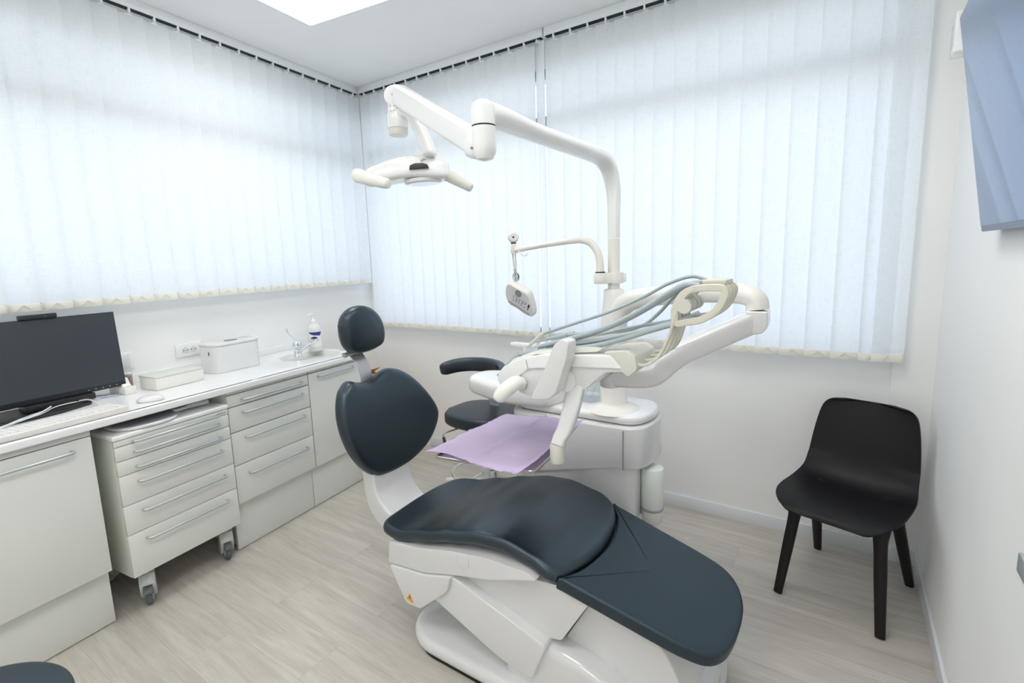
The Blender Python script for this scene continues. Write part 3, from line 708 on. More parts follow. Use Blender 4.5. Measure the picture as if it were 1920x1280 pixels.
# ------------------------------------------------------------------ dental chair
def dental_chair():
    yc = 1.525
    t = thing('dental_chair', 'dental patient chair with navy black cushions and a white lifting base', 'dental chair', (-.75, yc, 0))
    # seat cushion
    def zc(x):
        K = [(-1.60, .462), (-1.52, .455), (-1.42, .455), (-1.28, .492), (-1.15, .530), (-1.02, .560), (-.92, .566), (-.80, .547), (-.70, .515), (-.60, .48)]
        for (a, za), (b_, zb) in zip(K, K[1:]):
            if x <= b_: u = max(0, (x-a)/(b_-a)); u = u*u*(3-2*u)*.6+u*.4; return za+(zb-za)*u
        return K[-1][1]
    def seat_fn(u, v, h):
        dv = (v-yc)/.27
        lift = .010*math.exp(-((u+.98)/.16)**2)*(1-dv*dv) - .010*math.exp(-((u+1.36)/.14)**2)*(1-dv*dv)
        return Vector((u, v, zc(u)-.055+h+lift*(1 if h > .04 else 0)))
    O = [(-1.545, 1.40), (-1.525, 1.285), (-1.44, 1.252), (-1.25, 1.252), (-1.05, 1.256), (-.86, 1.262), (-.715, 1.262), (-.672, 1.36), (-.655, 1.46), (-.652, 1.55), (-.668, 1.66),
         (-.700, 1.745), (-.745, 1.795), (-.86, 1.808), (-1.05, 1.808), (-1.25, 1.806), (-1.42, 1.798), (-1.515, 1.755), (-1.548, 1.65), (-1.552, 1.52)]
    O = [tuple(p)[:2] for p in smooth([(*p, 0) for p in O+[O[0]]], 5)][:-1]
    b = BM(); cushion(b, O, seat_fn, .058, .024, n=140, rings=16, dome=.004, botin=.012); obj('seat_cushion', b, 'leather', t)
    # leg rest
    def leg_fn(u, v, h):
        z = .492+(u+.66)*(-.235)
        return Vector((u+h*.2, v, z-.043+h))
    O = [(-.708, 1.266), (-.55, 1.276), (-.40, 1.286), (-.325, 1.294), (-.262, 1.315), (-.226, 1.365), (-.212, 1.44), (-.210, 1.53), (-.220, 1.61), (-.250, 1.685), (-.300, 1.735), (-.38, 1.756), (-.55, 1.775),
         (-.742, 1.795), (-.690, 1.725), (-.664, 1.64), (-.651, 1.54), (-.655, 1.45), (-.672, 1.35)]
    O = [tuple(p)[:2] for p in smooth([(*p, 0) for p in O[:14]], 4)] + [tuple(p)[:2] for p in smooth([(*p, 0) for p in O[14:]+[O[0]]], 4)][:-1]
    b = BM(); cushion(b, O, leg_fn, .045, .010, n=180, rings=14, dome=.0); lo = obj('leg_rest', b, 'leather2', t)
    b = BM(); prism(b, [(-.69, .452), (-.30, .365), (-.30, .352), (-.67, .425)], 1.36, 1.70, 'y', .003); obj('leg_rest_support', b, 'shell', t)
    # backrest
    def back_fn(u, v, h):
        # u = y, v = z; h towards the patient
        dv = (v-.75)/.25; cv = .018*dv*dv; cu = .03*((u-1.55)/.3)**2
        return Vector((-1.775-.12*(v-.5)+h+cu-cv*.4, u, v))
    B_ = [(1.350, .985), (1.376, .992), (1.412, .978), (1.463, .967), (1.520, .975), (1.568, .993), (1.620, 1.000), (1.682, .978), (1.749, .922), (1.812, .838), (1.850, .762), (1.850, .707), (1.811, .636),
          (1.750, .580), (1.660, .540), (1.570, .526), (1.490, .528), (1.425, .545), (1.366, .600), (1.318, .675), (1.290, .755), (1.280, .830), (1.288, .895), (1.312, .952)]
    B_ = [tuple(p)[:2] for p in smooth([(*p, 0) for p in B_+[B_[0]]], 4)][:-1]
    b = BM(); cushion(b, B_, back_fn, .078, .030, n=140, rings=14, dome=.006); bk = obj('backrest', b, 'leather', t)
    b = BM(); cushion(b, [(1.55+(u-1.55)*.8, .75+(v-.75)*.8) for u, v in B_], lambda u, v, h: back_fn(u, v, h-.022), .03, .01, n=90); obj('backrest_shell', b, 'shell', bk)
    # backrest carrier, curved white bracket
    path = [(-1.800, .62), (-1.797, .50), (-1.790, .44), (-1.765, .375), (-1.70, .315), (-1.58, .290), (-1.44, .290)]
    inn = [(-1.44, .39), (-1.56, .385), (-1.64, .40), (-1.70, .455), (-1.715, .52), (-1.715, .62)]
    P = [tuple(p)[:2] for p in smooth([(*p, 0) for p in path], 5)] + [tuple(p)[:2] for p in smooth([(*p, 0) for p in inn], 5)]
    b = BM(); prism(b, P, 1.41, 1.64, 'y', .012, seg=4); obj('back_bracket', b, 'shell', t)
    # headrest on a steel strap
    HO = [(1.405+.0, 1.228), (1.418, 1.268), (1.452, 1.300), (1.505, 1.312), (1.560, 1.300), (1.606, 1.266), (1.636, 1.222), (1.650, 1.165), (1.640, 1.118), (1.602, 1.098), (1.54, 1.088), (1.478, 1.094), (1.436, 1.118), (1.412, 1.168)]
    HO = [tuple(p)[:2] for p in smooth([(*p, 0) for p in HO+[HO[0]]], 5)][:-1]
    b = BM(); cushion(b, HO, lambda u, v, h: Vector((-1.905+.10*(v-1.2)+h, u, v)), .085, .036, n=110, rings=12, dome=.012); hr = obj('headrest', b, 'leather', t)
    b = BM(); tube(b, [(-1.84, 1.520, .88), (-1.845, 1.520, .96), (-1.865, 1.520, 1.03), (-1.90, 1.515, 1.075), (-1.925, 1.512, 1.10), (-1.925, 1.512, 1.17)], .034, 12, sm=4, ry=.0035, upv=(1, 0, .1), sq=6)
    nk = obj('neck_strap', b, 'steel', t)
    b = BM(); tube(b, [(-1.905, 1.465, 1.085), (-1.905, 1.555, 1.085)], .008, 12); tube(b, [(-1.905, 1.462, 1.085), (-1.905, 1.446, 1.085)], .012, 12); obj('pivot_pin', b, 'steel', nk)
    # seat housing
    P = [(-1.466, .310), (-1.452, .405), (-1.30, .425), (-1.12, .468), (-.96, .492), (-.80, .496), (-.765, .480), (-.86, .450), (-.945, .418), (-1.13, .372), (-1.268, .332)]
    b = BM(); prism(b, rpoly(P, .012, 3), 1.245, 1.805, 'y', .016, seg=4); hs = obj('seat_housing', b, 'shell', t)
    b = BM(); prism(b, rpoly([(-1.100, .415), (-1.045, .425), (-1.045, .475), (-1.100, .465)], .02), 1.2425, 1.246, 'y', .001); obj('side_cap', b, 'shell', hs)
    # hinge cheek with sticker
    b = BM(); prism(b, rpoly([(-1.452, .308), (-1.368, .172), (-1.292, .176), (-1.150, .300), (-1.128, .368), (-1.27, .328)], .014, 4), 1.235, 1.815, 'y', .006, seg=3); hc = obj('hinge_cover', b, 'shell', t)
    b = BM(); prism(b, [(-1.362, .196), (-1.325, .188), (-1.342, .224)], 1.2335, 1.2348, 'y'); st = obj('warning_sticker', b, 'orange', hc); st['label'] = 'small orange warning triangle'
    b = BM(); prism(b, [(-1.345, .203), (-1.340, .203), (-1.341, .214), (-1.344, .214)], 1.2330, 1.2336, 'y'); obj('sticker_mark', b, 'black', st)
    # lifting arms
    b = BM(); prism(b, rpoly([(-1.30, .26), (-1.14, .362), (-.74, .250), (-.80, .10), (-.93, .12)], .02, 4), 1.250, 1.800, 'y', .014, seg=4); obj('lift_arm', b, 'shell', t)
    b = BM(); prism(b, rpoly([(-1.16, .365), (-.90, .435), (-.595, .470), (-.600, .44), (-.705, .262), (-.80, .24)], .010, 4), 1.290, 1.760, 'y', .012, seg=4); obj('lift_cover', b, 'shell', t)
    # base: rounded foot plate and hood
    O = rpoly([(-1.40, 1.30), (-1.30, 1.215), (-.10, 1.215), (-.02, 1.36), (-.02, 1.70), (-.10, 1.83), (-1.30, 1.83), (-1.40, 1.75)], [.10, .10, .12, .15, .15, .12, .10, .10], 8)
    O = [(x if x < -.5 else -.5+(x+.5)*.50, y) for x, y in O]
    b = BM(); cushion(b, O, lambda u, v, h: Vector((u, v, .006+h)), .062, .030, n=150, rings=10, dome=.02); fp = obj('foot_plate', b, 'shell', t)
    b = BM(); cushion(b, [(x*.97-.02, yc+(y-yc)*.97) for x, y in O], lambda u, v, h: Vector((u, v, h)), .008, .002, n=100, rings=4); obj('floor_gasket', b, 'dark', fp)
    def hood_fn(u, v, h):
        k = (u+.93)/.63; k = max(0, min(1, k)); top = .215+.045*math.sin(min(1, k*1.4)*PI)*.6-.085*k*k
        return Vector((u, v, .05+h*(top-.05)/.2))
    O = rpoly([(-.93, 1.262), (-.36, 1.275), (-.27, 1.40), (-.27, 1.66), (-.36, 1.78), (-.93, 1.79)], [.05, .12, .12, .12, .12, .05], 8)
    b = BM(); cushion(b, O, hood_fn, .2, .035, n=140, rings=12, dome=.0); hd = obj('base_hood', b, 'shell', t)
    P = rpoly([(-.715, .235), (-.588, .462), (-.50, .455), (-.36, .30), (-.30, .12), (-.60, .12)], [.006, .02, .03, .08, .05, .01], 6)
    b = BM(); prism(b, P, 1.345, 1.705, 'y', .03, seg=5); obj('front_cover', b, 'shell', t)
    b = BM(); prism(b, [(-.872, .225), (-.850, .232), (-.865, .212)], 1.2585, 1.2600, 'y'); st = obj('warning_sticker', b, 'orange', hd); st['label'] = 'small orange warning triangle'
    # maker badge at the tip of the foot
    mx = Matrix.Translation((-.325, 1.49, .0800)) @ Matrix.Rotation(R(90), 4, 'Z') @ Matrix.Rotation(R(-3), 4, 'X')
    b = BM(); prism(b, rpoly([(-.085, -.012), (.085, -.012), (.085, .012), (-.085, .012)], .004), -.001, .0012, 'z', 0, mx); bd = obj('maker_badge', b, 'darkprint', fp)
    text('CASTELLINI', .022, 'alu', fp, mx @ Matrix.Translation((0, 0, .0014)), 'badge_lettering')
dental_chair()

# ------------------------------------------------------------------ dental unit (water unit, column, cuspidor)
PX, PY = -.833, 2.055
def dental_unit():
    t = thing('dental_unit', 'white dental water unit with a rounded cabinet, cuspidor and column behind the patient chair', 'dental unit', (PX, PY, 0))
    O = rpoly([(-1.33, 1.925), (-.675, 1.925), (-.640, 2.10), (-.675, 2.28), (-1.33, 2.28)], [.10, .15, .14, .15, .12], 10)
    def fn(u, v, h):
        zb = min(.595, .470+(u+1.24)*.27) if u < -.745 else .595
        return Vector((u, v, zb+(.785-zb)*h/.385))
    b = BM(); cushion(b, O, fn, .385, .022, n=140, rings=9); bd = obj('cabinet_body', b, 'shell', t)
    OL = rpoly([(-1.31, 1.940), (-.735, 1.940), (-.700, 1.965), (-.700, 2.24), (-1.31, 2.26)], [.10, .03, .03, .06, .12], 8)
    b = BM(); cushion(b, OL, lambda u, v, h: Vector((u, v, .345+h*(min(.605, .490+(u+1.24)*.27)-.345)/.25)), .25, .012, n=120, rings=5); obj('lower_body', b, 'shell', t)
    b = BM(); prism(b, rpoly([(-1.28, 1.99), (-.74, 1.99), (-.74, 2.24), (-1.28, 2.24)], .06), .0, .36, 'z', .01); obj('pedestal', b, 'shell', t)
    O2 = rpoly([(-1.315, 1.945), (-.69, 1.945), (-.645, 2.10), (-.69, 2.26), (-1.315, 2.26)], [.10, .14, .13, .14, .12], 10)
    b = BM(); cushion(b, O2, lambda u, v, h: Vector((u, v, (.787+h))), .040, .018, n=140, rings=8, dome=.004); obj('top_cover', b, 'gloss', t)
    b = BM(); box(b, -.7395, -.7375, 1.921, 1.927, .598, .772, 0); obj('door_seam', b, 'ink', bd)
    # side jar holder
    b = BM(); cyl(b, (-.655, 2.06), .048, .395, .58, 36, .006); j = obj('jar', b, 'frost', t)
    b = BM(); cyl(b, (-.655, 2.06), .0495, .385, .397, 36, .002); obj('jar_ring', b, 'frostb', j)
    b = BM(); lathe(b, [(0, .315), (.03, .315), (.043, .33), (.047, .36), (.047, .386)], (-.655, 2.06, 0), 36); obj('jar_cap', b, 'plast', j)
    # column
    b = BM(); lathe(b, [(.125, .822), (.112, .830), (.084, .836), (.066, .843), (.0585, .855), (.0585, 1.02), (.058, 1.20), (.054, 1.25), (.046, 1.30), (.044, 1.345), (.040, 1.358), (.026, 1.362)], (PX, PY, 0), 44); obj('column', b, 'plast', t)
    # cuspidor bowl on a turning foot
    bx, by = -1.22, 2.02
    b = BM(); lathe(b, [(.0, .815), (.104, .815), (.108, .832), (.110, .845), (.116, .87), (.13, .89)], (bx, by, 0), 44); obj('cuspidor_foot', b, 'gloss', t)
    Oc = rpoly([(-1.60, 1.95), (-1.35, 1.86), (-1.10, 1.90), (-1.05, 2.02), (-1.12, 2.18), (-1.40, 2.20), (-1.60, 2.10)], [.06, .1, .1, .1, .1, .1, .06], 8)
    def cf(u, v, h):
        k = (u+1.05)/-.55; z = .835+.045*k*0
        return Vector((u+.0, v, z-.025+h*.9+.008*k*(1-h/.12)))
    b = BM(); cushion(b, Oc, cf, .118, .034, n=120, rings=8, botin=.02)
    cb = obj('cuspidor_bowl', b, 'gloss', t)
    b = BM(); lathe(b, [(.11, .953), (.104, .958), (.098, .955), (.095, .952)], (-1.25, 2.04, 0), 40); obj('bowl_rim', b, 'gloss', cb)
    b = BM(); tube(b, [(-1.14, 2.14, .94), (-1.14, 2.14, 1.06), (-1.17, 2.12, 1.09), (-1.22, 2.09, 1.085), (-1.235, 2.08, 1.06)], .008, 10, sm=4); obj('rinse_spout', b, 'chrome', cb)
    # suction holder peeking above the console
    b = BM(); tube(b, [(-1.33, 2.12, .94), (-1.33, 2.12, 1.06)], .020, 14); box(b, -1.42, -1.27, 2.10, 2.14, 1.055, 1.075, .008, seg=3); obj('suction_holder', b, 'gloss', t)
    # main support beam for the instrument arm
    P = [(PX, PY, 1.17), (PX+.015, PY-.003, 1.235), (PX+.05, PY-.01, 1.290), (PX+.12, PY-.03, 1.322), (-.587, 1.975, 1.342), (-.468, 1.93, 1.355), (-.35, 1.88, 1.361), (-.275, 1.855, 1.358), (-.243, 1.845, 1.340), (-.237, 1.842, 1.309)]
    b = BM(); tube(b, P, [.050, .050, .046, .040, .037, .035, .035, .036, .034, .033], 20, sm=6, ry=[.045, .048, .044, .040, .036, .034, .032, .032, .032, .034], sq=2.6); obj('support_beam', b, 'plast', t)
    # pantograph arm
    b = BM(); prism(b, rpoly([(-.268, 1.308), (-.203, 1.308), (-.201, 1.262), (-.212, 1.236), (-.262, 1.226)], [.006, .006, .02, .02, .02], 5), -.041, .041, 'y', .006, Matrix.Translation((0, 1.842, 0))); obj('elbow_cap', b, 'shell', t)
    A = Vector((-.252, 1.835, 1.268)); B_ = Vector((-.458, 1.672, 1.168))
    b = BM(); tube(b, [A, B_], .032, 20, ry=.036, upv=(0, 0, 1), sq=5); obj('spring_arm', b, 'shell', t)
    Q = [(-.440, 1.686, 1.177), (-.475, 1.658, 1.146), (-.508, 1.640, 1.108), (-.55, 1.622, 1.091), (-.66, 1.603, 1.088)]
    b = BM(); tube(b, Q, [.034, .034, .034, .034, .035], 20, sm=4, ry=[.037, .036, .034, .033, .034], upv=(0, 0, 1), sq=4)
    cyl(b, (-.662, 1.603), .037, 1.050, 1.125, 32, .008); obj('arm_knuckle', b, 'shell', t)
dental_unit()

# instrument console
def console():
    t = thing('instrument_console', 'white instrument console with grey hoses and whip arms above the purple paper', 'instrument console', (-.665, 1.585, 1.085))
    top = [(-.985, 1.088), (-.983, 1.108), (-.965, 1.133), (-.925, 1.158), (-.871, 1.178), (-.800, 1.194), (-.70, 1.200), (-.60, 1.208), (-.57, 1.212), (-.545, 1.185), (-.530, 1.172), (-.60, 1.168), (-.70, 1.163), (-.86, 1.14), (-.90, 1.11), (-.905, 1.07), (-.94, 1.055), (-.972, 1.068)]
    b = BM(); prism(b, rpoly(top, .008, 2), 1.375, 1.585, 'y', .010, seg=3); obj('console_top', b, 'gloss', t)
    low = [(-.905, 1.055), (-.89, 1.13), (-.80, 1.165), (-.535, 1.178), (-.53, 1.162), (-.59, 1.155), (-.63, 1.118), (-.655, 1.092), (-.735, 1.086), (-.80, 1.055), (-.86, 1.045)]
    b = BM(); prism(b, rpoly(low, .010, 3), 1.382, 1.58, 'y', .008, seg=3); obj('console_body', b, 'shell', t)
    b = BM(); tube(b, [(-.865, 1.3735, 1.170), (-.858, 1.3725, 1.138)], .0008, 6); obj('body_seam', b, 'ink', t)
    # row of bevelled instrument channels on top
    for k in range(5):
        y = 1.405+.036*k
        b = BM(); prism(b, rpoly([(-.95, 1.145), (-.84, 1.188), (-.62, 1.214), (-.60, 1.228), (-.66, 1.226), (-.84, 1.200), (-.93, 1.165)], .006), y-.009, y+.009, 'y', .003); obj('instrument_rest', b, 'plast', t)
    # grey end block carrying the whip arms
    b = BM(); prism(b, rpoly([(-.592, 1.218), (-.545, 1.172), (-.515, 1.150), (-.488, 1.175), (-.495, 1.212), (-.520, 1.226)], .006, 3), 1.378, 1.56, 'y', .004); obj('whip_block', b, 'grip', t)
    # side handle plate
    b = BM(); P = rpoly([(-.700, 1.262), (-.676, 1.252), (-.684, 1.200), (-.704, 1.145), (-.722, 1.090), (-.748, 1.066), (-.812, 1.056), (-.812, 1.068), (-.765, 1.155), (-.728, 1.240)], .010, 4)
    prism(b, P, 1.315, 1.372, 'y', .008, seg=3); obj('side_handle', b, 'shell', t)
    b = BM(); tube(b, [(-.72, 1.372, 1.115), (-.72, 1.385, 1.115)], .035, 24); obj('handle_boss', b, 'gloss', t)
    # round grip
    b = BM(); tube(b, [(-.885, 1.376, 1.088), (-.893, 1.350, 1.094), (-.902, 1.330, 1.086), (-.916, 1.312, 1.070), (-.930, 1.300, 1.050), (-.934, 1.298, 1.044)], [.022, .025, .026, .025, .021, .013], 18, sm=4); obj('front_grip', b, 'plast', t)
    # whip arms: flat ivory straps rising to the hose carriers
    for k in range(4):
        y = 1.402+.042*k; d = .0*k
        P = [(-.512, y+.016*k, 1.188), (-.470, y+.018*k, 1.186+.004*k), (-.428, y+.012*k, 1.220), (-.400, y+.005*k, 1.285), (-.383, y, 1.345), (-.362, y, 1.388), (-.335, y, 1.412)]
        b = BM(); tube(b, P, .009, 10, sm=5, ry=.0045, upv=(-1, 0, .6), sq=4); wo = obj('whip_arm', b, 'whip', t)
    # carrier loop: eye-shaped ring at the top of the nearest whip, repeated behind
    for k in range(4):
        y = 1.402+.042*k
        ring = [(-.388, 1.352), (-.372, 1.388), (-.345, 1.407), (-.300, 1.413), (-.262, 1.410), (-.262, 1.385), (-.282, 1.350), (-.318, 1.326), (-.355, 1.318), (-.385, 1.314)]
        b = BM(); tube(b, [(x, y, z_) for x, z_ in ring]+[(ring[0][0], y, ring[0][1])], .010, 10, sm=4, ry=.0075, upv=(0, 1, 0), sq=4); obj('hose_carrier', b, 'whip', t)
        b = BM(); tube(b, [(-.362, y-.012, 1.362), (-.362, y+.012, 1.362)], .020, 18); ro = obj('carrier_roller', b, 'grip', t)
    b = BM(); box(b, -.325, -.262, 1.43, 1.53, 1.418, 1.432, .004); obj('carrier_bridge', b, 'whip', t)
    # hoses with their handpieces
    H_ = [((-0.978, 1.421, 1.129), [(-0.929, 1.421, 1.169), (-0.856, 1.421, 1.204), (-0.739, 1.421, 1.24), (-0.605, 1.415, 1.285), (-0.49, 1.41, 1.344), (-0.413, 1.405, 1.394), (-0.364, 1.405, 1.42), (-0.324, 1.405, 1.418)], 0.0076),
          ((-0.945, 1.444, 1.155), [(-0.892, 1.444, 1.19), (-0.787, 1.444, 1.22), (-0.672, 1.444, 1.255), (-0.547, 1.444, 1.309), (-0.441, 1.444, 1.371), (-0.369, 1.444, 1.416), (-0.321, 1.444, 1.427)], 0.0067),
          ((-0.931, 1.48, 1.186), [(-0.864, 1.483, 1.242), (-0.751, 1.483, 1.281), (-0.619, 1.483, 1.327), (-0.507, 1.483, 1.377), (-0.432, 1.483, 1.418), (-0.366, 1.483, 1.439), (-0.324, 1.483, 1.429)], 0.0051),
          ((-0.912, 1.408, 1.181), [(-0.844, 1.408, 1.196), (-0.745, 1.408, 1.211), (-0.647, 1.408, 1.227), (-0.548, 1.41, 1.255), (-0.459, 1.415, 1.287), (-0.39, 1.415, 1.31), (-0.337, 1.415, 1.329)], 0.0076),
          ((-0.891, 1.428, 1.19), [(-0.823, 1.428, 1.208), (-0.726, 1.428, 1.225), (-0.61, 1.428, 1.249), (-0.513, 1.428, 1.274), (-0.436, 1.428, 1.299), (-0.368, 1.428, 1.322), (-0.329, 1.428, 1.341)], 0.0076),
          ((-0.874, 1.522, 1.216), [(-0.8, 1.522, 1.234), (-0.699, 1.522, 1.249), (-0.589, 1.522, 1.262), (-0.516, 1.519, 1.287), (-0.457, 1.493, 1.333), (-0.408, 1.462, 1.382), (-0.364, 1.447, 1.409)], 0.0055),
          ((-0.852, 1.551, 1.229), [(-0.782, 1.545, 1.239), (-0.68, 1.525, 1.245), (-0.579, 1.493, 1.272), (-0.472, 1.473, 1.298), (-0.4, 1.457, 1.315), (-0.355, 1.444, 1.332)], 0.0055)]
    for k, (tip, pts, r) in enumerate(H_):
        b = BM(); tube(b, pts, r, 10, sm=6); obj('hose', b, 'hose', t)
        a = Vector(pts[0]); d_ = (Vector(tip)-a)
        b = BM(); tube(b, [a-d_*.15, a, a+d_*.35, a+d_*.75, a+d_], [r*1.5, r*1.55, r*1.4, r*1.15, r*.8], 14)
        hp = obj('handpiece', b, 'alu' if k != 2 else 'whip', t)
        if k == 0:
            b = BM(); q = a+d_; tube(b, [q, q+Vector((-.018, -.004, -.020)), q+Vector((-.036, -.008, -.034))], [.006, .005, .004], 12); obj('handpiece_head', b, 'chrome', hp)
        if k == 1:
            b = BM(); tube(b, [a+d_, a+d_+Vector((-.012, 0, -.022))], .005, 12); obj('handpiece_head', b, 'chrome', hp)
    # tray arm
    b = BM(); P = [(-.690, 1.395, 1.10), (-.695, 1.372, 1.04), (-.710, 1.352, .97), (-.722, 1.340, .940), (-.726, 1.333, .918)]
    tube(b, P, [.028, .028, .025, .022, .022], 20, sm=5, ry=[.016, .016, .016, .018, .021], upv=(0, 1, 0), sq=3.5); ta = obj('tray_arm', b, 'shell', t)
    b = BM(); cyl(b, (-.730, 1.331), .023, .858, .920, 28, .004); obj('tray_joint', b, 'grip', ta)
console()
# tray
def tray():
    t = thing('instrument_tray', 'steel tray hanging under the console, covered by the purple paper', 'tray', (-.93, 1.42, .853))
    O = [(-1.105, 1.165), (-.752, 1.225), (-.775, 1.42), (-.830, 1.69), (-1.11, 1.62)]
    O = rpoly(O, .02, 4)
    b = BM(); prism(b, O, .853, .858, 'z', .001); obj('tray_plate', b, 'tray', t)
    n = len(O); b = BM()
    tube(b, [(x, y, .861) for x, y in O]+[(O[0][0], O[0][1], .861)], .0035, 8); obj('tray_rim', b, 'tray', t)
tray()
def bib():
    bm = BM(); N = 40; V = []
    A, Bc, Cc, D = Vector((-1.150, 1.165)), Vector((-.766, 1.175)), Vector((-.812, 1.712)), Vector((-1.135, 1.640))
    for j in range(N+1):
        row = []
        for i in range(N+1):
            u, v = i/N, j/N
            p = A*(1-u)*(1-v)+Bc*u*(1-v)+Cc*u*v+D*(1-u)*v
            z = .8675+.0025*math.sin(9*u+3*v)+.002*math.sin(13*v+2)
            z += .006*math.exp(-((u-.46-.05*v)/.018)**2)
            for f in (.25, .5, .75): z += .0022*math.exp(-((v-f-.01*math.sin(5*u))/.012)**2)
            e = max(0, .07-u)/.07; z -= .0*e; z += .010*max(0, (u-.93)/.07)+.008*max(0, (.05-v)/.05)*math.sin(6*u)
            row.append(bm.verts.new((p.x, p.y, z)))
        V.append(row)
    for j in range(N):
        for i in range(N): bm.faces.new((V[j][i], V[j][i+1], V[j+1][i+1], V[j+1][i]))
    r = bmesh.ops.solidify(bm, geom=bm.faces[:], thickness=.0006)
    single('paper_bib', bm, 'paper', 'folded lilac paper bib spread over the instrument tray', 'paper bib', (-.95, 1.42, .866), ang=60)
bib()
# clear holder with packs on the unit top
def holder():
    t = thing('cup_holder', 'clear plastic holder with white packs on the unit top beside the column', 'holder', (-1.0, 2.1, .83))
    mx = Matrix.Translation((-1.005, 2.09, .834)) @ Matrix.Rotation(R(14), 4, 'Z')
    b = BM(); box(b, -.10, .10, -.05, .05, 0, .004, .001, mx); box(b, -.10, .10, .047, .05, 0, .12, .001, mx); box(b, -.10, .10, -.05, -.047, 0, .03, .001, mx)
    prism(b, [(-.10, 0), (.10, 0), (.10, .13), (.06, .13), (-.10, .05)], -.0015, .0015, 'y', 0, mx); obj('holder_shell', b, 'clear', t)
    for k in range(5):
        b = BM(); tube(b, [(-.075+.035*k, -.03, .022), (-.050+.035*k, .035, .080)], .016, 14, mx=mx); obj('plastic_sleeve', b, 'clear', t)
    for k in range(2):
        b = BM(); box(b, -.085+.045*k, -.05+.045*k, -.035, .03, .006, .03, .005, mx); obj('white_pack', b, 'shell', t)
holder()

# ------------------------------------------------------------------ operating lamp on its pole
def lamp():
    t = thing('operating_lamp', 'white operating lamp on a tall pole with a long swing arm', 'operating lamp', (PX, PY, 1.362))
    b = BM(); cyl(b, (PX, PY), .0255, 1.362, 1.575, 32); obj('lower_pole', b, 'plast', t)
    P = [(PX, PY, 1.578), (PX, PY, 1.66), (PX, PY, 1.74), (PX-.002, PY-.008, 1.80), (PX-.008, PY-.035, 1.862), (PX-.016, PY-.085, 1.895), (PX-.025, PY-.16, 1.905), (-.875, 1.70, 1.912), (-.89, 1.50, 1.918), (-.893, 1.40, 1.921), (-.895, 1.29, 1.924), (-.895, 1.235, 1.924)]
    b = BM(); tube(b, P, [.0252, .0255, .026, .027, .028, .028, .028, .026, .025, .026, .031, .032], 20, sm=5, ry=[.0252, .0255, .028, .032, .035, .037, .037, .037, .037, .041, .043, .038], sq=2.5)
    obj('swing_arm', b, 'gloss', t)
    b = BM(); lathe(b, [(0, 1.958), (.022, 1.956), (.032, 1.948), (.035, 1.935), (.035, 1.888)], (-.895, 1.225, 0), 36); obj('joint_cap', b, 'gloss', t)
    b = BM(); cyl(b, (-.895, 1.225), .0345, 1.8835, 1.8885, 36); obj('joint_ring', b, 'dark', t)
    b = BM(); lathe(b, [(.0355, 1.8835), (.0360, 1.83), (.034, 1.812), (.024, 1.795), (0, 1.788)], (-.895, 1.225, 0), 36)
    tube(b, [(-.895, 1.225, 1.828), (-.925, 1.240, 1.835), (-.955, 1.252, 1.848)], [.032, .034, .030], 18, sm=4, ry=[.032, .036, .038], upv=(0, 0, 1), sq=3); kn = obj('lower_knuckle', b, 'gloss', t)
    b = BM(); tube(b, [(-.918, 1.196, 1.825), (-.9185, 1.192, 1.825)], .004, 10); obj('screw', b, 'ink', kn)
    A = Vector((-.940, 1.248, 1.850)); B_ = Vector((-1.492, 1.485, 2.150))
    b = BM(); tube(b, [A, A.lerp(B_, .05), A.lerp(B_, .97), B_], .0255, 20, ry=[.034, .036, .040, .036], upv=(0, 0, 1), sq=5); obj('spring_arm', b, 'gloss', t)
    c = Vector((-1.518, 1.50, 2.146))
    b = BM(); tube(b, [c+Vector((-.02, .035, 0)), c+Vector((.02, -.035, 0))], .038, 28, sq=2); tube(b, [c+Vector((0, 0, .02)), c+Vector((0, 0, -.055))], [.033, .037], 24); hj = obj('head_joint', b, 'gloss', t)
    b = BM(); q = c+Vector((.020, -.036, .002)); tube(b, [q, q+Vector((.0008, -.0014, 0))], .006, 6); obj('joint_screw', b, 'dark', hj)
    b = BM(); cyl(b, (c.x, c.y), .040, 2.030, 2.090, 32, .004)
    tube(b, [c+Vector((0, 0, -.065)), c+Vector((.045, 0, -.062)), c+Vector((.085, 0, -.085)), c+Vector((.110, .005, -.13)), c+Vector((.135, .01, -.185)), c+Vector((.148, .015, -.225)), c+Vector((.150, .015, -.238))], [.030, .030, .028, .027, .027, .028, .020], 20, sm=5, ry=[.018, .018, .021, .022, .023, .024, .018], upv=(1, 0, .3), sq=3); yk = obj('yoke', b, 'gloss', t)
    b = BM(); cyl(b, (c.x, c.y), .037, 2.003, 2.033, 32, .006); obj('yoke_knob', b, 'grip', yk)
    # head
    mx = Matrix.Translation((-1.500, 1.52, 1.868)) @ Matrix.Rotation(R(33.7), 4, 'Z') @ Matrix.Rotation(R(-3), 4, 'Y')
    # local x = along the head (to the right seen from the viewer), local y = away from the viewer
    O = [(-.215, -.02), (-.19, -.045), (-.12, -.068), (-.03, -.085), (.06, -.092), (.14, -.088), (.19, -.068), (.208, -.03), (.205, .02), (.18, .06), (.12, .085), (.04, .095), (-.05, .085), (-.13, .06), (-.20, .02)]
    O = [(u*.82, v) for u, v in O]; O = [tuple(p)[:2] for p in smooth([(*p, 0) for p in O+[O[0]]], 4)][:-1]
    def hf(u, v, h):
        arch = -.030*(abs(u-.03)/.22)**2
        low = -.012*max(0, (u-.0)/.2) if h < .03 else 0
        return Vector((u, v*(1-.28*(h/.09)), -.035+h*(1+arch*2)+arch*.8+low))
    b = BM(); cushion(b, O, hf, .078, .030, n=130, rings=12, dome=.014, mx=mx); hd = obj('lamp_head', b, 'gloss', t)
    b = BM(); lathe(b, [(0, -.0555), (.066, -.0555), (.070, -.052), (.070, -.040)], (.060, -.005, 0), 44, mx, 1.08, .95); obj('lens_rim', b, 'shell', hd)
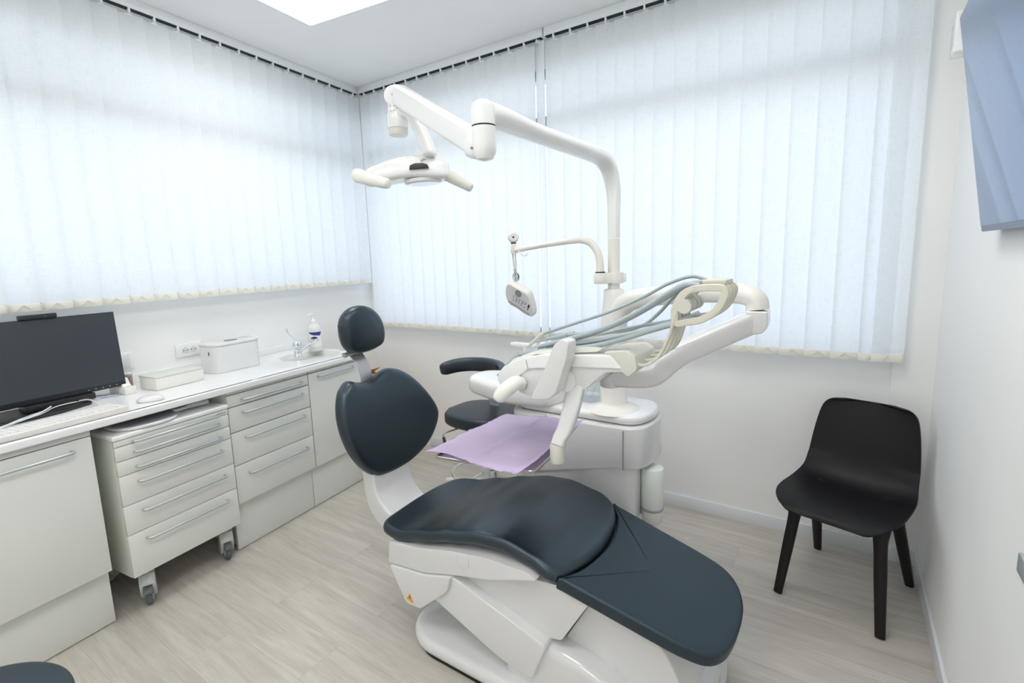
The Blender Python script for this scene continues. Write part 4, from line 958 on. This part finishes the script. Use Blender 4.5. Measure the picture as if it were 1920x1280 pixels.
    b = BM(); lathe(b, [(0, -.0575), (.060, -.0575), (.062, -.055)], (.060, -.005, 0), 44, mx, 1.08, .95); obj('lens', b, 'lens', hd)
    b = BM(); P = [(.045, .000), (.050, .016), (.070, .022), (.100, .021), (.118, .014), (.122, .000)]
    prism(b, P, -.096, -.080, 'y', .002, mx @ Matrix.Translation((-.022, .0, -.012))); obj('sensor_window', b, 'black', hd)
    b = BM(); tube(b, [(.045, -.02, .058), (.070, -.055, .035), (.080, -.075, .018)], [.008, .010, .012], 12, mx=mx); obj('head_strap', b, 'grip', hd)
    b = BM(); tube(b, [(-.155, -.028, -.012), (-.185, -.045, -.010), (-.192, -.060, -.012)], [.018, .028, .028], 18, mx=mx)
    tube(b, [(-.188, -.055, -.012), (-.150, -.095, -.030), (-.095, -.130, -.052), (-.055, -.150, -.066), (-.047, -.154, -.069)], [.027, .026, .024, .022, .014], 18, sm=5, ry=[.027, .025, .022, .019, .012], mx=mx); obj('left_handle', b, 'plast', hd)
    b = BM(); tube(b, [(.150, -.005, -.028), (.175, -.020, -.042), (.215, -.045, -.070), (.250, -.066, -.094), (.256, -.069, -.098)], [.022, .023, .020, .017, .010], 18, sm=5, mx=mx); obj('right_handle', b, 'grip', hd)
lamp()

# ------------------------------------------------------------------ small device on a side arm
def device():
    t = thing('device_arm', 'thin white side arm clamped to the pole with a ball-topped post', 'side arm', (PX, PY, 1.385))
    cx, cy = -.872, 2.00
    b = BM(); lathe(b, [(.0262, 1.385), (.040, 1.385), (.041, 1.389), (.041, 1.427), (.040, 1.431), (.0262, 1.431)], (PX, PY, 0), 32)
    box(b, -.02, .02, -.04, .0, 1.385, 1.431, .004, Matrix.Translation((PX-.03, PY-.02, 0)) @ Matrix.Rotation(R(35), 4, 'Z')); cyl(b, (cx, cy), .027, 1.385, 1.431, 28, .003)
    box(b, .03, .052, -.014, .014, 1.389, 1.428, .003, Matrix.Translation((PX, PY, 0)) @ Matrix.Rotation(R(30), 4, 'Z')); obj('clamp', b, 'plast', t)
    b = BM(); cyl(b, (cx, cy), .021, 1.431, 1.436, 28); obj('clamp_ring', b, 'dark', t)
    P = [(cx, cy, 1.436), (cx-.002, cy, 1.48), (cx-.015, cy, 1.525), (cx-.045, cy, 1.560), (cx-.085, cy, 1.573), (cx-.13, cy, 1.573), (-1.15, 2.0, 1.560), (-1.30, 2.0, 1.541)]
    b = BM(); tube(b, P, [.0165, .0165, .016, .0155, .0145, .014, .0125, .012], 16, sm=6); obj('arm_tube', b, 'plast', t)
    px = -1.312
    b = BM(); cyl(b, (px, cy), .014, 1.525, 1.572, 24, .002); obj('post', b, 'plast', t)
    b = BM(); cyl(b, (px, cy), .013, 1.572, 1.577, 24); obj('post_ring', b, 'dark', t)
    b = BM(); mx = Matrix.Translation((px, cy, 1.602)) @ Matrix.Rotation(R(33), 4, 'Z') @ Matrix.Rotation(R(90), 4, 'X')
    lathe(b, [(0, -.018), (.018, -.018), (.024, -.012), (.026, 0), (.024, .012), (.018, .018), (0, .018)], mx=mx); bo = obj('ball_top', b, 'plast', t)
    b = BM(); tube(b, [(px+.010, cy-.0152, 1.602), (px+.011, cy-.0168, 1.602)], .0042, 12); obj('ball_hole', b, 'dark', bo)
    b = BM(); tube(b, [(px-.006, cy, 1.530), (px-.002, cy, 1.48), (px+.004, cy, 1.44)], .004, 8); tube(b, [(px+.008, cy, 1.530), (px+.010, cy, 1.48), (px+.010, cy, 1.44)], .0035, 8); obj('hanging_cord', b, 'grip', t)
    b = BM(); tube(b, [(px+.02, cy, 1.55), (px+.04, cy-.01, 1.530), (px+.07, cy-.012, 1.515), (px+.085, cy-.01, 1.525)], .0035, 8, sm=5); obj('cable_loop', b, 'plast', t)
    d = thing('hanging_device', 'small white vented device hanging from the side arm by clips', 'hanging device', (px+.006, cy, 1.44))
    b = BM()
    for k in range(4): tube(b, [(px+.004+.002*(k % 2), cy, 1.452-.013*k), (px+.007, cy, 1.440-.013*k)], .007-.001*(k % 2), 8)
    obj('clip', b, 'steel', d)
    b = BM(); ring = [(px+.012+.018*math.cos(a), cy-.004, 1.418+.020*math.sin(a)) for a in [2*PI*k/20 for k in range(21)]]; tube(b, ring, .0026, 8); obj('key_ring', b, 'alu', d)
    b = BM(); tube(b, [(px+.020, cy, 1.40), (px+.024, cy, 1.418), (px+.020, cy, 1.434)], .0045, 8); obj('black_tag', b, 'black', d)
    b = BM(); tube(b, [(px+.006, cy, 1.402), (px+.002, cy, 1.385), (px-.006, cy, 1.362)], .0028, 8, sm=4); tube(b, [(px+.008, cy, 1.402), (px+.014, cy, 1.385), (px+.022, cy, 1.366)], .0028, 8, sm=4); obj('short_cord', b, 'grip', d)
    # body: rounded plate seen from below, facing down and to the viewer
    mx = Matrix.Translation((px+.030, cy-.005, 1.303)) @ Matrix.Rotation(R(8), 4, 'Z') @ Matrix.Rotation(R(30), 4, 'Y') @ Matrix.Rotation(R(112), 4, 'X') @ Matrix.Scale(1.05, 4)
    # local x right, local y up the plate, local z to the viewer
    O = rpoly([(-.085, .058), (.030, .062), (.080, -.010), (.085, -.045), (.045, -.052), (.0, -.045), (-.045, -.052), (-.075, -.025), (-.090, .02)], [.02, .02, .02, .012, .02, .03, .015, .02, .02], 5)
    b = BM(); cushion(b, O, lambda u, v, h: Vector((u, v, -.040+h)), .044, .012, n=110, rings=8, mx=mx); bd = obj('device_body', b, 'plast', d)
    b = BM(); cushion(b, [(u*.93, v*.90) for u, v in O], lambda u, v, h: Vector((u, v, .003+h)), .003, .001, n=90, rings=4, mx=mx); pl = obj('back_plate', b, 'shell', bd)
    b = BM(); lathe(b, [(0, .0062), (.017, .0062), (.0175, .0066), (0, .0066)], (-.015, .035, 0), 24, mx); obj('speaker_grille', b, 'ink', bd)
    b = BM()
    for k in range(16): box(b, -.050+.0075*k, -.0465+.0075*k, -.040, -.028, .006, .0068, 0, mx)
    obj('vent_slots', b, 'ink', bd)
    b = BM()
    for r_ in range(4):
        for k in range(5):
            if random.random() < .8: box(b, -.035+.016*k, -.035+.016*k+random.uniform(.005, .012), .010-.008*r_, .0125-.008*r_, .006, .0066, 0, mx)
    box(b, .048, .056, -.006, .014, .006, .0067, 0, mx); lathe(b, [(0, .006), (.004, .006), (0, .0067)], (.052, -.014, 0), 12, mx); obj('rating_print', b, 'black', bd)
device()

# ------------------------------------------------------------------ assistant stool behind the unit
def stool_base(t, x, y, a0=0, mt='plast'):
    for k in range(5):
        a = R(a0+72*k); d = Vector((math.cos(a), math.sin(a), 0))
        b = BM(); tube(b, [Vector((x, y, .125))+d*.03, Vector((x, y, .110))+d*.15, Vector((x, y, .092))+d*.285], [.026, .022, .018], 14, ry=[.020, .016, .012], upv=(0, 0, 1), sq=3)
        cyl(b, (x+d.x*.285, y+d.y*.285), .017, .062, .100, 18, .003); lg = obj('base_leg', b, mt, t)
        c = Vector((x, y, 0))+d*.292; w_ = BM()
        for s in (-1, 1):
            my = Matrix.Translation((c.x, c.y, .029)) @ Matrix.Rotation(a+.6, 4, 'Z') @ Matrix.Translation((0, s*.014, 0)) @ Matrix.Rotation(R(90), 4, 'X')
            lathe(w_, [(0, -.010), (.024, -.010), (.029, -.006), (.029, .006), (.024, .010), (0, .010)], n=24, mx=my)
        obj('caster', w_, mt, lg)
        b = BM(); box(b, c.x-.008, c.x+.008, c.y-.008, c.y+.008, .05, .066, .002); obj('caster_fork', b, 'dark', lg)
def assistant_stool():
    x, y = -1.79, 2.34
    t = thing('assistant_stool', 'black assistant stool with a curved body support behind the water unit', 'stool', (x, y, 0))
    stool_base(t, x, y, 188)
    b = BM(); lathe(b, [(.045, .10), (.046, .14), (.030, .145), (.028, .30), (.018, .305), (.018, .50)], (x, y, 0), 28); obj('gas_lift', b, 'plast', t)
    b = BM(); ring = [(x+.205*math.cos(a), y+.205*math.sin(a), .20) for a in [2*PI*k/40 for k in range(41)]]; tube(b, ring, .009, 8)
    for k in range(3): a = R(30+120*k); tube(b, [(x+.03*math.cos(a), y+.03*math.sin(a), .20), (x+.205*math.cos(a), y+.205*math.sin(a), .20)], .007, 8)
    obj('foot_ring', b, 'chrome', t)
    O = [(.235*math.cos(a)*(1.08 if math.cos(a) > 0 else 1), .205*math.sin(a)) for a in [2*PI*k/60 for k in range(60)]]
    O = [(-.22, -.08), (-.17, -.165), (-.06, -.205), (.08, -.205), (.19, -.15), (.235, -.06), (.235, .06), (.17, .16), (.04, .205), (-.10, .19), (-.20, .10)]
    O = [tuple(p)[:2] for p in smooth([(*p, 0) for p in O+[O[0]]], 5)][:-1]
    b = BM(); cushion(b, [(x+u, y+v) for u, v in O], lambda u, v, h: Vector((u, v, .522+h)), .078, .022, n=90, rings=8, dome=.008); obj('seat', b, 'blackleather', t)
    b = BM(); box(b, x-.09, x+.09, y-.09, y+.09, .505, .523, .003); obj('seat_plate', b, 'steel', t)
    b = BM(); tube(b, [(x+.10, y-.10, .495), (x+.17, y-.19, .515), (x+.235, y-.20, .555), (x+.255, y-.165, .60)], [.012, .012, .013, .014], 10, sm=5, ry=.006, upv=(0, 0, 1)); obj('tilt_bracket', b, 'alu', t)
    b = BM(); tube(b, [(x-.10, y-.06, .49), (x-.15, y-.19, .480), (x-.152, y-.205, .462), (x-.140, y-.215, .452)], .005, 8, sm=4); lv = obj('height_lever', b, 'steel', t)
    b = BM(); tube(b, [(x-.145, y-.212, .457), (x-.115, y-.235, .440)], .0095, 12); obj('lever_knob', b, 'black', lv)
    # body support: curved padded bar on a flat upright
    P = [(-2.02, 2.24, .835), (-1.995, 2.235, .850), (-1.945, 2.29, .865), (-1.86, 2.34, .872), (-1.74, 2.35, .874), (-1.64, 2.32, .868), (-1.57, 2.25, .858), (-1.56, 2.235, .856)]
    b = BM(); tube(b, P, [.010, .024, .027, .028, .028, .027, .024, .010], 20, sm=6, ry=[.020, .038, .042, .042, .042, .040, .036, .018], upv=(0, 0, 1), sq=3); obj('body_support', b, 'blackleather', t)
    b = BM(); tube(b, [(x+.04, y+.02, .495), (x+.03, y+.07, .60), (x+.03, y+.05, .72), (x+.03, y+.02, .835)], .034, 14, sm=4, ry=.006, upv=(0, 1, 0), sq=5); obj('support_upright', b, 'alu', t)
assistant_stool()
def operator_stool():
    x, y = -1.475, .073
    t = thing('operator_stool', 'round dark upholstered stool seat at the bottom left corner', 'stool', (x, y, 0))
    stool_base(t, x, y, 20)
    b = BM(); lathe(b, [(.045, .10), (.046, .14), (.030, .145), (.028, .30), (.018, .305), (.018, .50)], (x, y, 0), 28); obj('gas_lift', b, 'plast', t)
    O = [(x+.205*math.cos(a), y+.205*math.sin(a)) for a in [2*PI*k/72 for k in range(72)]]
    b = BM(); cushion(b, O, lambda u, v, h: Vector((u, v, .500+h)), .078, .016, n=90, rings=8, dome=.008); obj('seat', b, 'leather', t)
    b = BM(); cyl(b, (x, y), .12, .485, .502, 32, .003); obj('seat_plate', b, 'steel', t)
operator_stool()

# ------------------------------------------------------------------ black shell chair in the right corner
def shell_chair():
    ang = R(-15.5); c = Vector((.065, 2.475, 0))
    t = thing('shell_chair', 'black moulded shell chair with four black legs in the right corner', 'chair', c, ang)
    F = Matrix.Translation(c) @ Matrix.Rotation(ang, 4, 'Z')   # local: x = sideways, -y = front
    # profile of the shell centre line: (y, z, half width)
    prof = [(-.262, .418, .130), (-.255, .430, .170), (-.235, .440, .200), (-.18, .447, .222), (-.10, .446, .228), (-.02, .440, .228), (.05, .438, .226), (.105, .446, .221), (.145, .470, .216), (.170, .508, .213), (.188, .56, .210), (.205, .63, .204), (.222, .70, .195), (.235, .755, .184), (.243, .785, .168), (.248, .803, .140), (.250, .812, .095)]
    bm = BM(); n = 24; V = []
    fp = smooth([(a, b_, c_) for a, b_, c_ in prof], 4)
    for j, p in enumerate(fp):
        q = fp[min(j+1, len(fp)-1)]-fp[max(j-1, 0)]; tn = Vector((q.x, q.y)).normalized(); nr = Vector((-tn.y, tn.x))
        row = []; k = j/(len(fp)-1)
        up_ = .020+.018*math.exp(-((k-.50)/.16)**2)
        if k > .6: up_ = .026
        for i in range(n+1):
            s = -1+2*i/n; x = s*p.z; d = up_*abs(s)**2.4
            row.append(bm.verts.new((x, p.x+nr.x*d, p.y+nr.y*d)))
        V.append(row)
    for j in range(len(V)-1):
        for i in range(n): bm.faces.new((V[j][i], V[j][i+1], V[j+1][i+1], V[j+1][i]))
    bmesh.ops.recalc_face_normals(bm, faces=bm.faces)
    bmesh.ops.solidify(bm, geom=bm.faces[:], thickness=.007)
    obj('seat_shell', bm, 'blackpl', t, F, ang=50)
    b = BM(); box(b, -.15, .15, -.16, .10, .400, .422, .006); obj('under_frame', b, 'blackwood', t, F)
    for sx, sy, fx, fy in ((-1, -1, -.1815, -.217), (1, -1, .193, -.213), (-1, 1, -.180, .272), (1, 1, .196, .247)):
        tp = Vector((sx*.150, -.135 if sy < 0 else .085, .418)); ft = Vector((fx, fy, .004))
        mid = tp.lerp(ft, .16)
        b = BM(); tube(b, [tp+Vector((-sx*.03, -sy*.015, -.008)), tp, mid, tp.lerp(ft, .5), ft], [.045, .036, .023, .021, .017], 14, sm=4, ry=[.018, .022, .022, .019, .012], upv=(0, 1, 0), sq=3.2)
        obj('leg', b, 'blackwood', t, F)
shell_chair()

# ------------------------------------------------------------------ television on the right wall
def television():
    t = thing('television', 'wall mounted flat television tilted downwards on the right wall', 'television', (.36, 1.55, 1.85))
    a = math.atan2(.092, .59)
    mx = Matrix.Translation((.322, 1.965, 1.545)) @ Matrix.Rotation(-a, 4, 'Y')
    # local: x out from the screen back, y along the wall (negative towards the viewer), z up
    b = BM(); box(b, -.004, .026, -.985, 0, -.005, .598, .003, mx); obj('casing', b, 'tvedge', t)
    b = BM(); box(b, -.0055, -.0035, -.979, -.006, .012, .592, 0, mx); obj('screen', b, 'tv', t)
    b = BM(); box(b, .33, .359, 1.35, 1.62, 1.75, 1.98, .004); tube(b, [(.355, 1.48, 1.86), (.30, 1.48, 1.86)], .02, 12); obj('wall_bracket', b, 'black', t)
television()
def sensor():
    t = thing('wall_sensor', 'small white box on the wall beside the upper left corner of the television', 'sensor', (.36, 2.62, 2.2))
    b = BM(); box(b, .285, .36, 2.565, 2.66, 2.205, 2.350, .006, seg=3); obj('sensor_body', b, 'gloss', t)
    b = BM(); box(b, .2835, .2855, 2.58, 2.645, 2.24, 2.30, 0); obj('sensor_window', b, 'lens', t)
sensor()
b = BM(); box(b, .352, .36, 1.375, 1.452, .790, .835, .003); single('wall_switch', b, 'alu', 'grey switch on the right wall at the right edge of the photo', 'switch', (.36, 1.41, .79))
